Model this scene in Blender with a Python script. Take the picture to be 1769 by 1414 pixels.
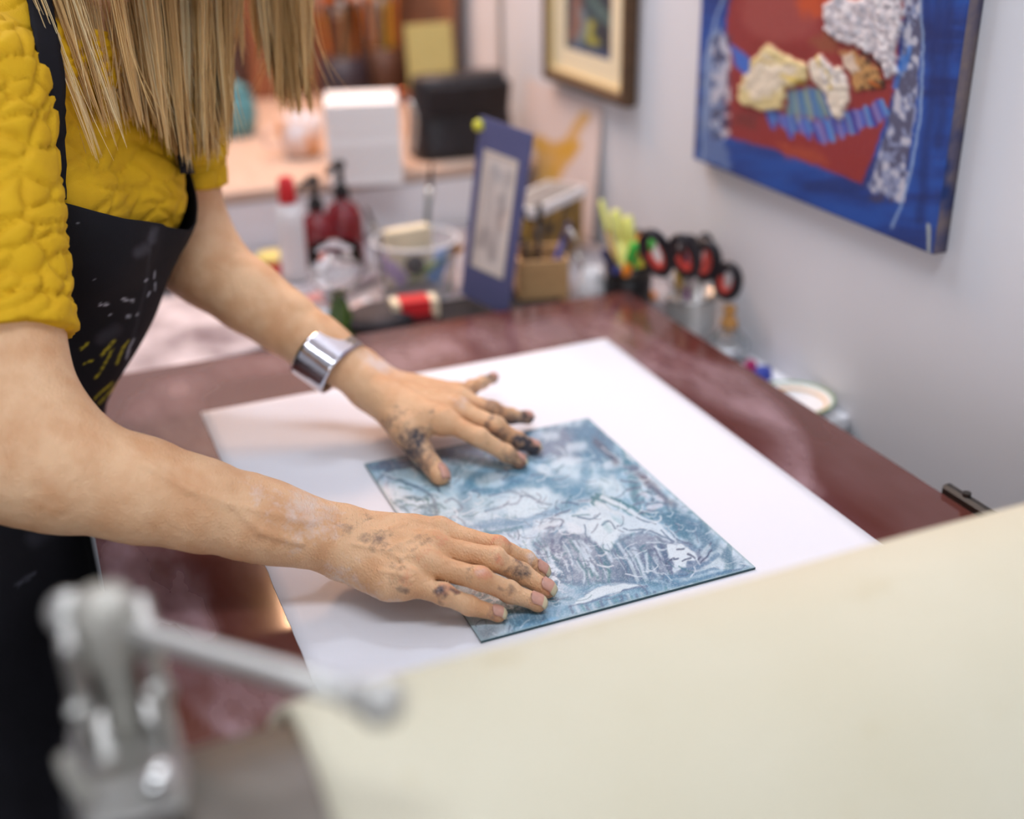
import bpy, math, random
import numpy as np
from mathutils import Vector, Matrix, noise as mnoise
random.seed(7); RNG = np.random.default_rng(11)
for o in list(bpy.data.objects): bpy.data.objects.remove(o, do_unlink=True)
scene = bpy.context.scene
COL = scene.collection

# ------------------------------------------------------------------ camera
# world: bed top is z = 0, x runs across the bed to the right wall, y runs away along the bed
F_PX = 2000.7; HC = 0.54
PITCH, YAW, ROLL = 0.443590, 0.390743, -0.019547
fw = np.array([math.sin(YAW)*math.cos(PITCH), math.cos(YAW)*math.cos(PITCH), -math.sin(PITCH)])
rt = np.array([math.cos(YAW), -math.sin(YAW), 0.0]); up = np.cross(rt, fw)
rt, up = math.cos(ROLL)*rt+math.sin(ROLL)*up, -math.sin(ROLL)*rt+math.cos(ROLL)*up
CAM = np.array([0, 0, HC])
cd = bpy.data.cameras.new('camera'); cam = bpy.data.objects.new('camera', cd); COL.objects.link(cam)
cd.sensor_width = 36; cd.lens = F_PX/1769*36; cd.clip_start = .02; cd.clip_end = 50
cam.matrix_world = Matrix([[rt[0], up[0], -fw[0], 0], [rt[1], up[1], -fw[1], 0], [rt[2], up[2], -fw[2], HC], [0, 0, 0, 1]])
cd.dof.use_dof = True; cd.dof.focus_distance = 0.945; cd.dof.aperture_fstop = 1.9
scene.camera = cam

# ------------------------------------------------------------------ light
w = bpy.data.worlds.new('world'); scene.world = w; w.use_nodes = True
w.node_tree.nodes['Background'].inputs[0].default_value = (.78, .84, 1, 1)
w.node_tree.nodes['Background'].inputs[1].default_value = .35
def area(name, loc, target, size, power, col):
    l = bpy.data.lights.new(name, 'AREA'); l.shape = 'RECTANGLE'; l.size, l.size_y = size; l.energy = power; l.color = col
    o = bpy.data.objects.new(name, l); COL.objects.link(o); o.location = loc
    o.rotation_euler = (Vector(target)-Vector(loc)).to_track_quat('-Z', 'Y').to_euler(); return o
area('overhead_light', (.30, 1.72, 1.64), (.28, 1.0, 0), (1.0, .16), 18, (.80, .88, 1))
area('overhead_light', (.15, .25, 1.64), (.25, .6, 0), (1.2, .3), 11, (.88, .93, 1))  # added overhead fill for the near paper, no fixture modelled
area('warm_wall_lamp', (.42, 2.58, 1.32), (.32, 1.1, .0), (.4, .3), 17, (1, .56, .32))
area('front_fill_light', (-1.0, -2.05, .75), (.4, 1.0, .15), (2.2, 1.5), 46, (.86, .92, 1))  # added fill from the camera side; the front wall has no window
vs = scene.view_settings; vs.view_transform = 'Standard'; vs.look = 'None'; vs.exposure = 0.08; vs.gamma = 1; vs.use_curve_mapping = False

# ------------------------------------------------------------------ helpers
def ray(x, y): return rt*(x-884.5)/F_PX-up*(y-707.)/F_PX+fw
def gz(x, y, z=0.): d = ray(x, y); return CAM+d*(z-HC)/d[2]
def gy(x, y, Y): d = ray(x, y); return CAM+d*Y/d[1]
def gx(x, y, X): d = ray(x, y); return CAM+d*X/d[0]
def gd(x, y, D): return CAM+ray(x, y)*D
def proj(P):
    v = np.asarray(P, float)-CAM; z = v@fw
    return np.stack([884.5+F_PX*(v@rt)/z, 707-F_PX*(v@up)/z], -1)
def V(*a): return np.array(a, float)
def unit(v): v = np.asarray(v, float); return v/np.linalg.norm(v)
def lin(c):
    c = np.asarray(c, float)/255.
    return np.where(c <= .04045, c/12.92, ((c+.055)/1.055)**2.4)
def sm(a, b, x): t = np.clip((x-a)/(b-a), 0, 1); return t*t*(3-2*t)

ORG = {}
def setp(o, label=None, cat=None, group=None, kind=None):
    for k, v in (('label', label), ('category', cat), ('group', group), ('kind', kind)):
        if v: o[k] = v
    return o
def thing(name, loc, label, cat, group=None):
    o = bpy.data.objects.new(name, None); COL.objects.link(o); o.empty_display_size = .02
    o.location = loc; ORG[o.name] = np.array(loc, float); return setp(o, label, cat, group)
def mk(name, vf, mat, parent=None, smooth=False, label=None, cat=None, group=None, kind=None, org=None):
    """one mesh object; vf = (verts in world space, faces)"""
    v, f = vf; v = np.asarray(v, float)
    if org is None:
        lo, hi = v.min(0), v.max(0); org = np.array([(lo[0]+hi[0])/2, (lo[1]+hi[1])/2, lo[2]])
    org = np.asarray(org, float)
    me = bpy.data.meshes.new(name); me.from_pydata((v-org).tolist(), [], f if isinstance(f, list) else f.tolist()); me.update()
    o = bpy.data.objects.new(name, me); COL.objects.link(o)
    for m in (mat if isinstance(mat, (list, tuple)) else [mat]): me.materials.append(m)
    if smooth: me.shade_smooth()
    ORG[o.name] = org
    if parent is not None: o.parent = parent; o.location = org-ORG[parent.name]
    else: o.location = org
    return setp(o, label, cat, group, kind)
def colattr(o, name, rgb):
    a = o.data.color_attributes.new(name, 'FLOAT_COLOR', 'POINT')
    c = np.ones((len(rgb), 4), np.float32); c[:, :3] = rgb; a.data.foreach_set('color', c.ravel())
def fattr(o, name, val):
    a = o.data.attributes.new(name, 'FLOAT', 'POINT'); a.data.foreach_set('value', np.asarray(val, np.float32))
def join(*vfs):
    V_, F_, n = [], [], 0
    for v, f in vfs:
        v = np.asarray(v, float); V_.append(v); F_ += [[i+n for i in q] for q in (f if isinstance(f, list) else f.tolist())]; n += len(v)
    return np.concatenate(V_), F_
def xf(vf, R=None, t=(0, 0, 0)):
    v = np.asarray(vf[0], float)
    if R is not None: v = v@np.asarray(R, float).T
    return v+np.asarray(t, float), vf[1]
def rotz(a): c, s = math.cos(a), math.sin(a); return np.array([[c, -s, 0], [s, c, 0], [0, 0, 1]])
def rotx(a): c, s = math.cos(a), math.sin(a); return np.array([[1, 0, 0], [0, c, -s], [0, s, c]])
def roty(a): c, s = math.cos(a), math.sin(a); return np.array([[c, 0, s], [0, 1, 0], [-s, 0, c]])
def frame_to(d):
    """rotation taking +z to d"""
    d = unit(d); a = V(1, 0, 0) if abs(d[0]) < .8 else V(0, 1, 0)
    x = unit(np.cross(a, d)); y = np.cross(d, x); return np.stack([x, y, d], 1)
def grid_faces(n, m, wrap_u=False, wrap_v=False):
    F_ = []
    for i in range(n if wrap_u else n-1):
        for j in range(m if wrap_v else m-1):
            a, b = i*m+j, i*m+(j+1) % m; i2 = (i+1) % n
            F_.append([a, b, i2*m+(j+1) % m, i2*m+j])
    return F_
def grid_faces_np(n, m, wrap_v=False):
    i = np.arange(n-1)[:, None]; j = np.arange(m if wrap_v else m-1)[None]; j2 = (j+1) % m
    return np.stack([i*m+j, i*m+j2, (i+1)*m+j2, (i+1)*m+j], -1).reshape(-1, 4)
def box(lo, hi, bev=0.):
    """box with chamfered edges"""
    lo, hi = np.asarray(lo, float), np.asarray(hi, float)
    if bev <= 0:
        v = [[(lo, hi)[i][0], (lo, hi)[j][1], (lo, hi)[k][2]] for i in (0, 1) for j in (0, 1) for k in (0, 1)]
        return np.array(v), [[0, 1, 3, 2], [4, 6, 7, 5], [0, 4, 5, 1], [2, 3, 7, 6], [0, 2, 6, 4], [1, 5, 7, 3]]
    b = min(bev, .49*(hi-lo).min()); pts = {}; v = []
    def P(c, ax):
        key = (c, ax)
        if key not in pts:
            q = [(lo, hi)[c[k]][k]+(0 if k == ax else (b if c[k] == 0 else -b)) for k in range(3)]
            pts[key] = len(v); v.append(q)
        return pts[key]
    F_ = []
    for ax in range(3):
        o1, o2 = (ax+1) % 3, (ax+2) % 3
        for s in (0, 1):
            def cc(a, b_): c = [0]*3; c[ax] = s; c[o1] = a; c[o2] = b_; return tuple(c)
            q = [P(cc(0, 0), ax), P(cc(1, 0), ax), P(cc(1, 1), ax), P(cc(0, 1), ax)]
            F_.append(q if s else q[::-1])
    for ax in range(3):
        o1, o2 = (ax+1) % 3, (ax+2) % 3
        for a in (0, 1):
            for b_ in (0, 1):
                def cc(t): c = [0]*3; c[ax] = t; c[o1] = a; c[o2] = b_; return tuple(c)
                q = [P(cc(0), o1), P(cc(1), o1), P(cc(1), o2), P(cc(0), o2)]
                F_.append(q if (a == b_) == False else q[::-1])
    for c in [(i, j, k) for i in (0, 1) for j in (0, 1) for k in (0, 1)]:
        q = [P(c, 0), P(c, 1), P(c, 2)]
        F_.append(q if sum(c) % 2 else q[::-1])
    return np.array(v), F_
def cbox(c, s, bev=0., R=None):
    h = np.asarray(s, float)/2; return xf(box(-h, h, bev), R, c)
def lathe(prof, n=24, base=(0, 0, 0), R=None, sx=1., sy=1.):
    """prof: list of (radius, z); ends closed"""
    a = np.linspace(0, 2*np.pi, n, endpoint=False); v = []
    for r, z in prof: v.append(np.stack([r*np.cos(a)*sx, r*np.sin(a)*sy, np.full(n, z)], 1))
    m = len(prof); v = np.concatenate(v); F_ = grid_faces_np(m, n, True).tolist()
    F_.append(list(range(n))[::-1]); F_.append([(m-1)*n+i for i in range(n)])
    return xf((v, F_), R, base)
def tube(pts, rad, n=10, closed=False, flat=1.):
    """swept tube; rad scalar or list"""
    P = np.asarray(pts, float); m = len(P); rad = np.broadcast_to(np.asarray(rad, float), (m,))
    T = np.gradient(P, axis=0) if not closed else (np.roll(P, -1, 0)-np.roll(P, 1, 0))
    T /= np.linalg.norm(T, axis=1)[:, None]+1e-12
    x = frame_to(T[0])[:, 0]; v = []; a = np.linspace(0, 2*np.pi, n, endpoint=False)
    for i in range(m):
        x = unit(x-T[i]*(x@T[i])); y = np.cross(T[i], x)
        v.append(P[i]+rad[i]*(np.cos(a)[:, None]*x+flat*np.sin(a)[:, None]*y))
    v = np.concatenate(v)
    if closed: return v, grid_faces(m, n, True, True)
    F_ = grid_faces_np(m, n, True).tolist(); F_.append(list(range(n))[::-1]); F_.append([(m-1)*n+i for i in range(n)])
    return v, F_
def sph(c, r, n=16, m=10, s=(1, 1, 1), R=None):
    pr_ = [(max(1e-4, math.sin(math.pi*i/m))*1., -math.cos(math.pi*i/m)) for i in range(m+1)]
    v, f = lathe(pr_, n); v = v*np.asarray(s, float)*r
    return xf((v, f), R, c)
def spline(P, n):
    """Catmull-Rom through the rows of P"""
    P = np.asarray(P, float); m = len(P); t = np.linspace(0, m-1-1e-9, n); i = t.astype(int); f = (t-i).reshape((-1,)+(1,)*(P.ndim-1))
    g = lambda k: P[np.clip(k, 0, m-1)]
    p0, p1, p2, p3 = g(i-1), g(i), g(i+1), g(i+2)
    p0 = np.where((i == 0).reshape(f.shape), 2*p1-p2, p0); p3 = np.where((i+2 > m-1).reshape(f.shape), 2*p2-p1, p3)
    return .5*(2*p1+(p2-p0)*f+(2*p0-5*p1+4*p2-p3)*f**2+(3*p1-p0-3*p2+p3)*f**3)
def sheet(P, th, nrm=None):
    """thick sheet from an n x m grid of points; returns top, bottom and rim"""
    n, m = P.shape[:2]
    if nrm is None:
        du = np.gradient(P, axis=0); dv = np.gradient(P, axis=1); nrm = np.cross(du, dv); nrm /= np.linalg.norm(nrm, axis=2, keepdims=True)+1e-12
    A = P.reshape(-1, 3); B = (P-nrm*th).reshape(-1, 3); f = grid_faces_np(n, m); k = n*m
    rim = [i for i in range(m)]+[i*m+m-1 for i in range(1, n)]+[(n-1)*m+j for j in range(m-2, -1, -1)]+[i*m for i in range(n-2, 0, -1)]
    F_ = f.tolist()+(f[:, ::-1]+k).tolist()
    for a, b in zip(rim, rim[1:]+rim[:1]): F_.append([b, a, a+k, b+k])
    return np.concatenate([A, B]), F_

# ---- numpy noise
def _h(i, s=0):
    x = (i.astype(np.uint64)*np.uint64(2654435761)+np.uint64(s*97531+12345)) & np.uint64(0xffffffff)
    x ^= x >> np.uint64(15); x = (x*np.uint64(2246822519)) & np.uint64(0xffffffff); x ^= x >> np.uint64(13)
    x = (x*np.uint64(3266489917)) & np.uint64(0xffffffff); x ^= x >> np.uint64(16)
    return x.astype(float)/4294967295.
def vnoise(x, y, s=0):
    xi = np.floor(x).astype(np.int64); yi = np.floor(y).astype(np.int64); fx = x-xi; fy = y-yi
    fx = fx*fx*(3-2*fx); fy = fy*fy*(3-2*fy)
    k = lambda a, b: _h(((a+100000)*7919+(b+100000)*104729) & 0x7fffffff, s)
    return (k(xi, yi)*(1-fx)+k(xi+1, yi)*fx)*(1-fy)+(k(xi, yi+1)*(1-fx)+k(xi+1, yi+1)*fx)*fy
def fbm(x, y, s=0, o=4):
    r = 0; a = .5; t = 0
    for i in range(o): r = r+a*vnoise(x*2**i, y*2**i, s+i*17); t += a; a *= .5
    return r/t
def v3noise(P, sc, s=0):
    p = np.asarray(P)*sc; i = np.floor(p).astype(np.int64); f = p-i; f = f*f*(3-2*f); r = 0
    for a in (0, 1):
        for b in (0, 1):
            for c in (0, 1):
                h = _h((((i[..., 0]+a+5000)*7919+(i[..., 1]+b+5000)*104729+(i[..., 2]+c+5000)*1299709)) & 0x7fffffff, s)
                r = r+h*(f[..., 0] if a else 1-f[..., 0])*(f[..., 1] if b else 1-f[..., 1])*(f[..., 2] if c else 1-f[..., 2])
    return r

# ---- materials
MATS = {}
def M(name, col, rough=.5, metal=0., var=0., vscale=30., bump=0., bscale=200., attr=None, trans=0., ior=1.45, coat=0., sss=0., spec=.5, col2=None, stretch=None, detail=4., emit=0.):
    """procedural material: sRGB 0-255 colour, noise variation towards col2, noise bump"""
    m = bpy.data.materials.new(name); m.use_nodes = True; MATS[name] = m
    nt = m.node_tree; b = nt.nodes['Principled BSDF']; L = nt.links.new
    c = (*lin(col), 1)
    b.inputs['Base Color'].default_value = c; b.inputs['Roughness'].default_value = rough; b.inputs['Metallic'].default_value = metal
    b.inputs['Transmission Weight'].default_value = trans; b.inputs['IOR'].default_value = ior; b.inputs['Coat Weight'].default_value = coat
    b.inputs['Coat Roughness'].default_value = .08; b.inputs['Specular IOR Level'].default_value = spec
    if sss: b.inputs['Subsurface Weight'].default_value = sss; b.inputs['Subsurface Radius'].default_value = (1, .35, .18); b.inputs['Subsurface Scale'].default_value = .004
    tc = nt.nodes.new('ShaderNodeTexCoord'); mp = nt.nodes.new('ShaderNodeMapping'); L(tc.outputs['Object'], mp.inputs[0])
    if stretch: mp.inputs['Scale'].default_value = stretch
    src = None
    if attr:
        at = nt.nodes.new('ShaderNodeAttribute'); at.attribute_name = attr; src = at.outputs['Color']
    if var:
        n = nt.nodes.new('ShaderNodeTexNoise'); n.inputs['Scale'].default_value = vscale; n.inputs['Detail'].default_value = detail; L(mp.outputs[0], n.inputs['Vector'])
        mr = nt.nodes.new('ShaderNodeMapRange'); mr.inputs[1].default_value = .35; mr.inputs[2].default_value = .65; mr.inputs[4].default_value = var; L(n.outputs[0], mr.inputs[0])
        mx = nt.nodes.new('ShaderNodeMix'); mx.data_type = 'RGBA'; L(mr.outputs[0], mx.inputs[0])
        if src: L(src, mx.inputs[6])
        else: mx.inputs[6].default_value = c
        mx.inputs[7].default_value = (*lin(col2 if col2 is not None else np.asarray(col)*.6), 1); src = mx.outputs[2]
    if src: L(src, b.inputs['Base Color'])
    if bump:
        n2 = nt.nodes.new('ShaderNodeTexNoise'); n2.inputs['Scale'].default_value = bscale; n2.inputs['Detail'].default_value = 3; L(mp.outputs[0], n2.inputs['Vector'])
        bp = nt.nodes.new('ShaderNodeBump'); bp.inputs['Strength'].default_value = bump; bp.inputs['Distance'].default_value = .002; L(n2.outputs[0], bp.inputs['Height']); L(bp.outputs[0], b.inputs['Normal'])
    return m
def node(m, t, **kw):
    n = m.node_tree.nodes.new(t)
    for k, v in kw.items(): setattr(n, k, v)
    return n

m_wall = M('wall_paint', (217, 218, 222), .85, var=.25, vscale=5, col2=(205, 205, 212), bump=.08, bscale=90)
m_ceil = M('ceiling_paint', (225, 225, 228), .9)
m_floor = M('floor_dark', (70, 62, 58), .6, var=.5, vscale=8)
m_paper = M('white_paper', (226, 227, 234), .75, bump=.03, bscale=500)
m_steel = M('brushed_steel', (186, 184, 178), .36, .85, var=.3, vscale=60, col2=(150, 148, 142))
m_iron = M('painted_iron', (172, 169, 160), .45, .3, var=.3, vscale=25, col2=(146, 141, 130))
m_chrome = M('polished_chrome', (225, 225, 222), .12, 1.)
m_satin = M('satin_steel', (190, 189, 184), .46, .8)
m_darkmetal = M('dark_metal', (78, 74, 70), .35, .9)
m_white = M('white_gloss', (232, 232, 234), .4, bump=.02)
m_black = M('black_plastic', (22, 21, 24), .4)
m_blackmatte = M('black_cloth', (26, 24, 28), .8, var=.4, vscale=30)
m_red = M('red_plastic', (205, 40, 46), .35)
m_wine = M('wine_red_liquid', (120, 18, 32), .25, coat=.5)
m_glass = M('clear_glass', (245, 248, 248), .03, trans=1., ior=1.15)
m_cream = M('cream_card', (236, 222, 190), .8, var=.3, vscale=20)
m_wood = M('tan_wood', (196, 158, 110), .6, var=.6, vscale=14, col2=(160, 120, 76), stretch=(1, 1, 6))
m_walnut = M('dark_walnut_wood', (92, 66, 42), .45, var=.7, vscale=20, col2=(58, 40, 24), stretch=(1, 6, 6))

# ------------------------------------------------------------------ room
XW = .84; YB = 2.75; ZF = -.88; ZC = 1.7
def struct(name, vf, mat): return mk(name, vf, mat, kind='structure')
struct('floor', box((-2.7, -2.3, ZF-.05), (XW+.1, YB+.1, ZF)), m_floor)
struct('ceiling', box((-2.7, -2.3, ZC), (XW+.1, YB+.1, ZC+.05)), m_ceil)
struct('wall_right', box((XW, -2.3, ZF), (XW+.1, YB+.1, ZC)), m_wall)
struct('wall_back', box((-2.7, YB, ZF), (XW, YB+.1, ZC)), m_wall)
struct('wall_left', box((-2.7, -2.3, ZF), (-2.6, YB, ZC)), m_wall)
struct('wall_front', box((-2.6, -2.3, ZF), (XW, -2.2, ZC)), m_wall)

# ------------------------------------------------------------------ painting onto point clouds (flat print and brushwork)
class Art:
    def __init__(s, P, base, warp=2.5, wscale=.05, seed=1):
        s.P = proj(P); x, y = s.P.T; s.seed = seed
        s.x = x+warp*(fbm(x*wscale, y*wscale, seed)-.5)*2; s.y = y+warp*(fbm(x*wscale, y*wscale, seed+50)-.5)*2
        s.c = np.tile(lin(base), (len(x), 1)); s.h = np.zeros(len(x))
        s.n1 = fbm(x*.12, y*.12, seed+3); s.n2 = fbm(x*.4, y*.4, seed+9, 2)
    def mix(s, idx, a, col, h=0.):
        a = np.clip(a, 0, 1)[:, None]; s.c[idx] = s.c[idx]*(1-a)+lin(col)*a
        if h: s.h[idx] = np.maximum(s.h[idx], a[:, 0]*h)
    def bb(s, p, w):
        p = np.asarray(p, float); lo, hi = p.min(0)-w*2-4, p.max(0)+w*2+4
        return np.nonzero((s.x > lo[0]) & (s.x < hi[0]) & (s.y > lo[1]) & (s.y < hi[1]))[0]
    def stroke(s, col, wdt, pts, a=.9, soft=.5, dry=0., n=0, h=0.):
        p = np.asarray(pts, float)
        if len(p) > 2: p = spline(p, max(8, len(p)*4))
        i = s.bb(p, wdt)
        if not len(i): return
        X, Y = s.x[i], s.y[i]; d = np.full(len(i), 1e9)
        for q0, q1 in zip(p[:-1], p[1:]):
            e = q1-q0; t = np.clip(((X-q0[0])*e[0]+(Y-q0[1])*e[1])/(e@e+1e-9), 0, 1)
            d = np.minimum(d, np.hypot(X-q0[0]-t*e[0], Y-q0[1]-t*e[1]))
        m = 1-sm(wdt*(1-soft), wdt*(1+soft), d)
        if dry: m = m*sm(dry*.75, dry*.75+.25, s.n2[i]+.1)
        s.mix(i, m*a, col, h)
    def poly(s, col, pts, a=.9, soft=3., rough=0., h=0.):
        p = np.asarray(pts, float); i = s.bb(p, soft)
        if not len(i): return
        X, Y = s.x[i], s.y[i]; ins = np.zeros(len(i), bool); d = np.full(len(i), 1e9)
        for q0, q1 in zip(p, np.roll(p, -1, 0)):
            e = q1-q0; t = np.clip(((X-q0[0])*e[0]+(Y-q0[1])*e[1])/(e@e+1e-9), 0, 1)
            d = np.minimum(d, np.hypot(X-q0[0]-t*e[0], Y-q0[1]-t*e[1]))
            c = ((q0[1] > Y) != (q1[1] > Y)) & (X < e[0]*(Y-q0[1])/(e[1]+1e-12)+q0[0]); ins ^= c
        sd = np.where(ins, d, -d)+rough*(s.n1[i]-.5)*2
        s.mix(i, sm(-soft, soft, sd)*a, col, h)

# ------------------------------------------------------------------ etching press
YR, RR, RF = .386, .092, .100      # roller axis, roller radius, felt outer radius
m_bed = M('brown_phenolic_board', (86, 42, 33), .16, coat=.3)
nt = m_bed.node_tree; bs = nt.nodes['Principled BSDF']
at = node(m_bed, 'ShaderNodeAttribute', attribute_name='haze_sheen'); nz = node(m_bed, 'ShaderNodeTexNoise'); nz.inputs['Scale'].default_value = 26; nz.inputs['Detail'].default_value = 3
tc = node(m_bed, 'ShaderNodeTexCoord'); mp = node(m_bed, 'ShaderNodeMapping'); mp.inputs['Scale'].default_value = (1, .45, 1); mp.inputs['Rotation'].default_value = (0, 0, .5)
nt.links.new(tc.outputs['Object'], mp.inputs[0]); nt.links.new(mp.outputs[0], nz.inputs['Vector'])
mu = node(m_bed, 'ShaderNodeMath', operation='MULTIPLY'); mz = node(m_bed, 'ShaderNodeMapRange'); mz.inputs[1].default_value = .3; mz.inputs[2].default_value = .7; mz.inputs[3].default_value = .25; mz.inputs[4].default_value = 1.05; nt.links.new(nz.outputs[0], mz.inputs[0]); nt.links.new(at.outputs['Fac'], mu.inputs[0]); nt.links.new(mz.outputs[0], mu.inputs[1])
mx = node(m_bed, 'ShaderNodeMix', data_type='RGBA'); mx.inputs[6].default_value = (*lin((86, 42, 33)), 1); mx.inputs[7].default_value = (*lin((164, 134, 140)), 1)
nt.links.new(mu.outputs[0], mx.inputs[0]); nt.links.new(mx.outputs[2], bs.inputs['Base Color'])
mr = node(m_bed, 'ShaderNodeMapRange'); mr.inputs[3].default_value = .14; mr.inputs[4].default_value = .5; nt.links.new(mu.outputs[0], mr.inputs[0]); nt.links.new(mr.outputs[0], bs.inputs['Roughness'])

press = thing('etching_press', (.36, .386, ZF), 'etching press with glossy brown bed, steel roller and T-bar pressure screw', 'press')
BX0, BX1, BY0, BY1 = -.008, .725, -.55, 1.335
gxs = np.linspace(BX0, BX1, 150); gys = np.concatenate([np.linspace(BY0, .5, 12)[:-1], np.linspace(.5, BY1, 190)])
P = np.stack(np.meshgrid(gxs, gys, indexing='ij') + [np.zeros((len(gxs), len(gys)))], -1)
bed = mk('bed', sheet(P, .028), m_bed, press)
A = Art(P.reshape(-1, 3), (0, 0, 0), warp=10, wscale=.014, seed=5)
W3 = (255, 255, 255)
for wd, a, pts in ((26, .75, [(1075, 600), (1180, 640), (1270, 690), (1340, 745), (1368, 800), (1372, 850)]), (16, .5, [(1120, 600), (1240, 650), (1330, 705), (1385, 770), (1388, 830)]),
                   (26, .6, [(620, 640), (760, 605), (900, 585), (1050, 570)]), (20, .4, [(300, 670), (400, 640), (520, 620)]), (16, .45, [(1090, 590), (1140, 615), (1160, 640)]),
                   (34, 1., [(200, 940), (225, 1010), (245, 1060)]), (30, .9, [(280, 960), (320, 1010), (310, 1060)]), (22, .9, [(250, 1000), (330, 1060), (350, 1090)]),  # near-left streaks: wiped haze, strengthened to paint in white light reflections
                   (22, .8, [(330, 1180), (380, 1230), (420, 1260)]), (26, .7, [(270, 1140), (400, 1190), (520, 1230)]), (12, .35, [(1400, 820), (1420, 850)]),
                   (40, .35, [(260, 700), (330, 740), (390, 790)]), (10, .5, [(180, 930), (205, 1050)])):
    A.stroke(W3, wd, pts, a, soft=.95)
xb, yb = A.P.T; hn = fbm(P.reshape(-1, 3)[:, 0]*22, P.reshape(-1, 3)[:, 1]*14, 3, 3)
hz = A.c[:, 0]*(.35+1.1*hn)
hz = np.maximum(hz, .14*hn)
fattr(bed, 'haze_sheen', np.concatenate([hz, hz]))
roller_prof = [(.03, -.02), (.03, 0), (RR-.004, 0), (RR, .004), (RR, .744), (RR-.004, .748), (.03, .748), (.03, .77)]
RX = roty(math.pi/2)
m_roll = M('ground_steel_roller', (150, 142, 134), .42, .9, var=.3, vscale=40, col2=(130, 122, 112))
mk('roller', lathe(roller_prof, 64, (.008, YR, RF), RX), m_roll, press, True)
bpy.context.view_layer.update()
mk('lower_roller', lathe([(.02, 0), (.06, .001), (.06, .70), (.02, .701)], 32, (.008, YR, -.09), RX), m_iron, press, True)
def side_frame(x0, x1):
    pr = [(-.16, ZF), (-.16, ZF+.06), (-.10, ZF+.12), (-.085, -.2), (-.085, .13), (-.06, .19), (.06, .19), (.085, .13), (.085, -.2), (.10, ZF+.12), (.16, ZF+.06), (.16, ZF)]
    n = len(pr); v = [(x0, YR+y, z) for y, z in pr]+[(x1, YR+y, z) for y, z in pr]
    f = [list(range(n)), [n+i for i in range(n)][::-1]]+[[i, i+n, (i+1) % n+n, (i+1) % n] for i in range(n)]
    return np.array(v), f
m_frame = M('dark_press_frame', (44, 43, 44), .5, .3)
mk('side_frame', side_frame(-.034, -.012), m_frame, press); mk('side_frame', side_frame(.775, .815), m_frame, press)
for x in (.02, .70):
    for y in (-.45, 1.2): mk('leg', box((x-.0, y-.025, ZF), (x+.03 if x < .1 else x+.02, y+.025, -.03), .003), m_iron, press)
# pressure screw with its yoke and sliding T-bar
PX, PY = -.006, .437
mk('bearing_block', join(cbox((PX-.002, PY-.012, .165), (.046, .075, .06), .006), cbox((PX-.004, PY-.02, .192), (.03, .045, .02), .004)), m_steel, press)
for s in (-1, 1):
    mk('yoke_plate', join(cbox((PX+s*.0155, PY, .218), (.0075, .03, .075), .002), lathe([(.004, -.002), (.006, -.001), (.006, .0035), (.003, .005)], 12, (PX+s*.0155, PY-.015, .225), rotx(math.pi/2))), m_steel, press)
scr = [(.0085, .17)]
for i in range(20): scr += [(.0085, .172+i*.003), (.0075, .1735+i*.003)]
scr += [(.0085, .235), (.0125, .237), (.0135, .243), (.0135, .262), (.0115, .267), (.004, .268)]
mk('pressure_screw', lathe(scr, 24, (PX, PY, 0)), m_iron, press, True)
b0, b1 = gz(105, 1068, .254), gz(648, 1226, .254); b0[2] = b1[2] = .254
pc = np.array([PX, PY, .254]); db = unit(b1-b0)
off = pc-b0; off = off-db*(off@db); b0 += off*.9; b1 += off*.9
bar = mk('tommy_bar', tube([b0, b0*.7+b1*.3, b1*.7+b0*.3, b1], .0048, 16), m_satin, press, True)
for q in (b0, b1): mk('ball_knob', join(sph(q, .0095, 24, 16), lathe([(.0058, 0), (.0068, .001), (.0068, .006), (.0055, .007)], 16, q+db*(.007 if q is b0 else -.014), frame_to(db))), m_satin, press, True)
mk('lever', tube(spline([(PX-.010, PY-.03, .175), (PX-.018, PY-.032, .19), (PX-.024, PY-.03, .205), (PX-.025, PY-.028, .214)], 12), np.linspace(.005, .0035, 12), 12), m_iron, press, True)
mk('oil_cap', join(lathe([(.006, 0), (.0075, .002), (.0075, .007), (.005, .01), (.001, .011)], 20, (PX+.008, PY-.045, .2))), m_chrome, press, True)
# bed stop at the right edge of the bed
mk('bed_stop', join(cbox((.7305, .655, .003), (.011, .125, .012), .003), lathe([(.004, 0), (.004, .003)], 12, (.7305, .69, .009)), lathe([(.004, 0), (.004, .003)], 12, (.7305, .62, .009))), m_darkmetal, press)

# felt blanket thrown back over the roller
m_felt = M('cream_felt', (204, 198, 176), .95, var=.35, vscale=9, col2=(194, 185, 156), bump=.25, bscale=600)
nt = m_felt.node_tree; bs = nt.nodes['Principled BSDF']; src = bs.inputs['Base Color'].links[0].from_socket
tcf = node(m_felt, 'ShaderNodeTexCoord'); ns = node(m_felt, 'ShaderNodeTexNoise'); ns.inputs['Scale'].default_value = 26; ns.inputs['Detail'].default_value = 2
nt.links.new(tcf.outputs['Object'], ns.inputs['Vector']); mr = node(m_felt, 'ShaderNodeMapRange'); mr.inputs[1].default_value = .66; mr.inputs[2].default_value = .8; mr.inputs[4].default_value = .5
nt.links.new(ns.outputs[0], mr.inputs[0]); mx = node(m_felt, 'ShaderNodeMix', data_type='RGBA'); nt.links.new(mr.outputs[0], mx.inputs[0]); nt.links.new(src, mx.inputs[6]); mx.inputs[7].default_value = (*lin((176, 156, 104)), 1)
nt.links.new(mx.outputs[2], bs.inputs['Base Color'])
def felt_profile(r):
    p = [(YR+r*math.sin(math.radians(a)), RF-r*math.cos(math.radians(a))) for a in range(12, 181, 6)]
    p += [(YR-.03, RF+r-.003), (YR-.07, RF+r-.014), (YR-.12, RF+r-.04), (YR-.17, RF+r-.085), (YR-.20, RF+r-.14), (YR-.215, .0)]
    return np.array(p)
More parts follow.
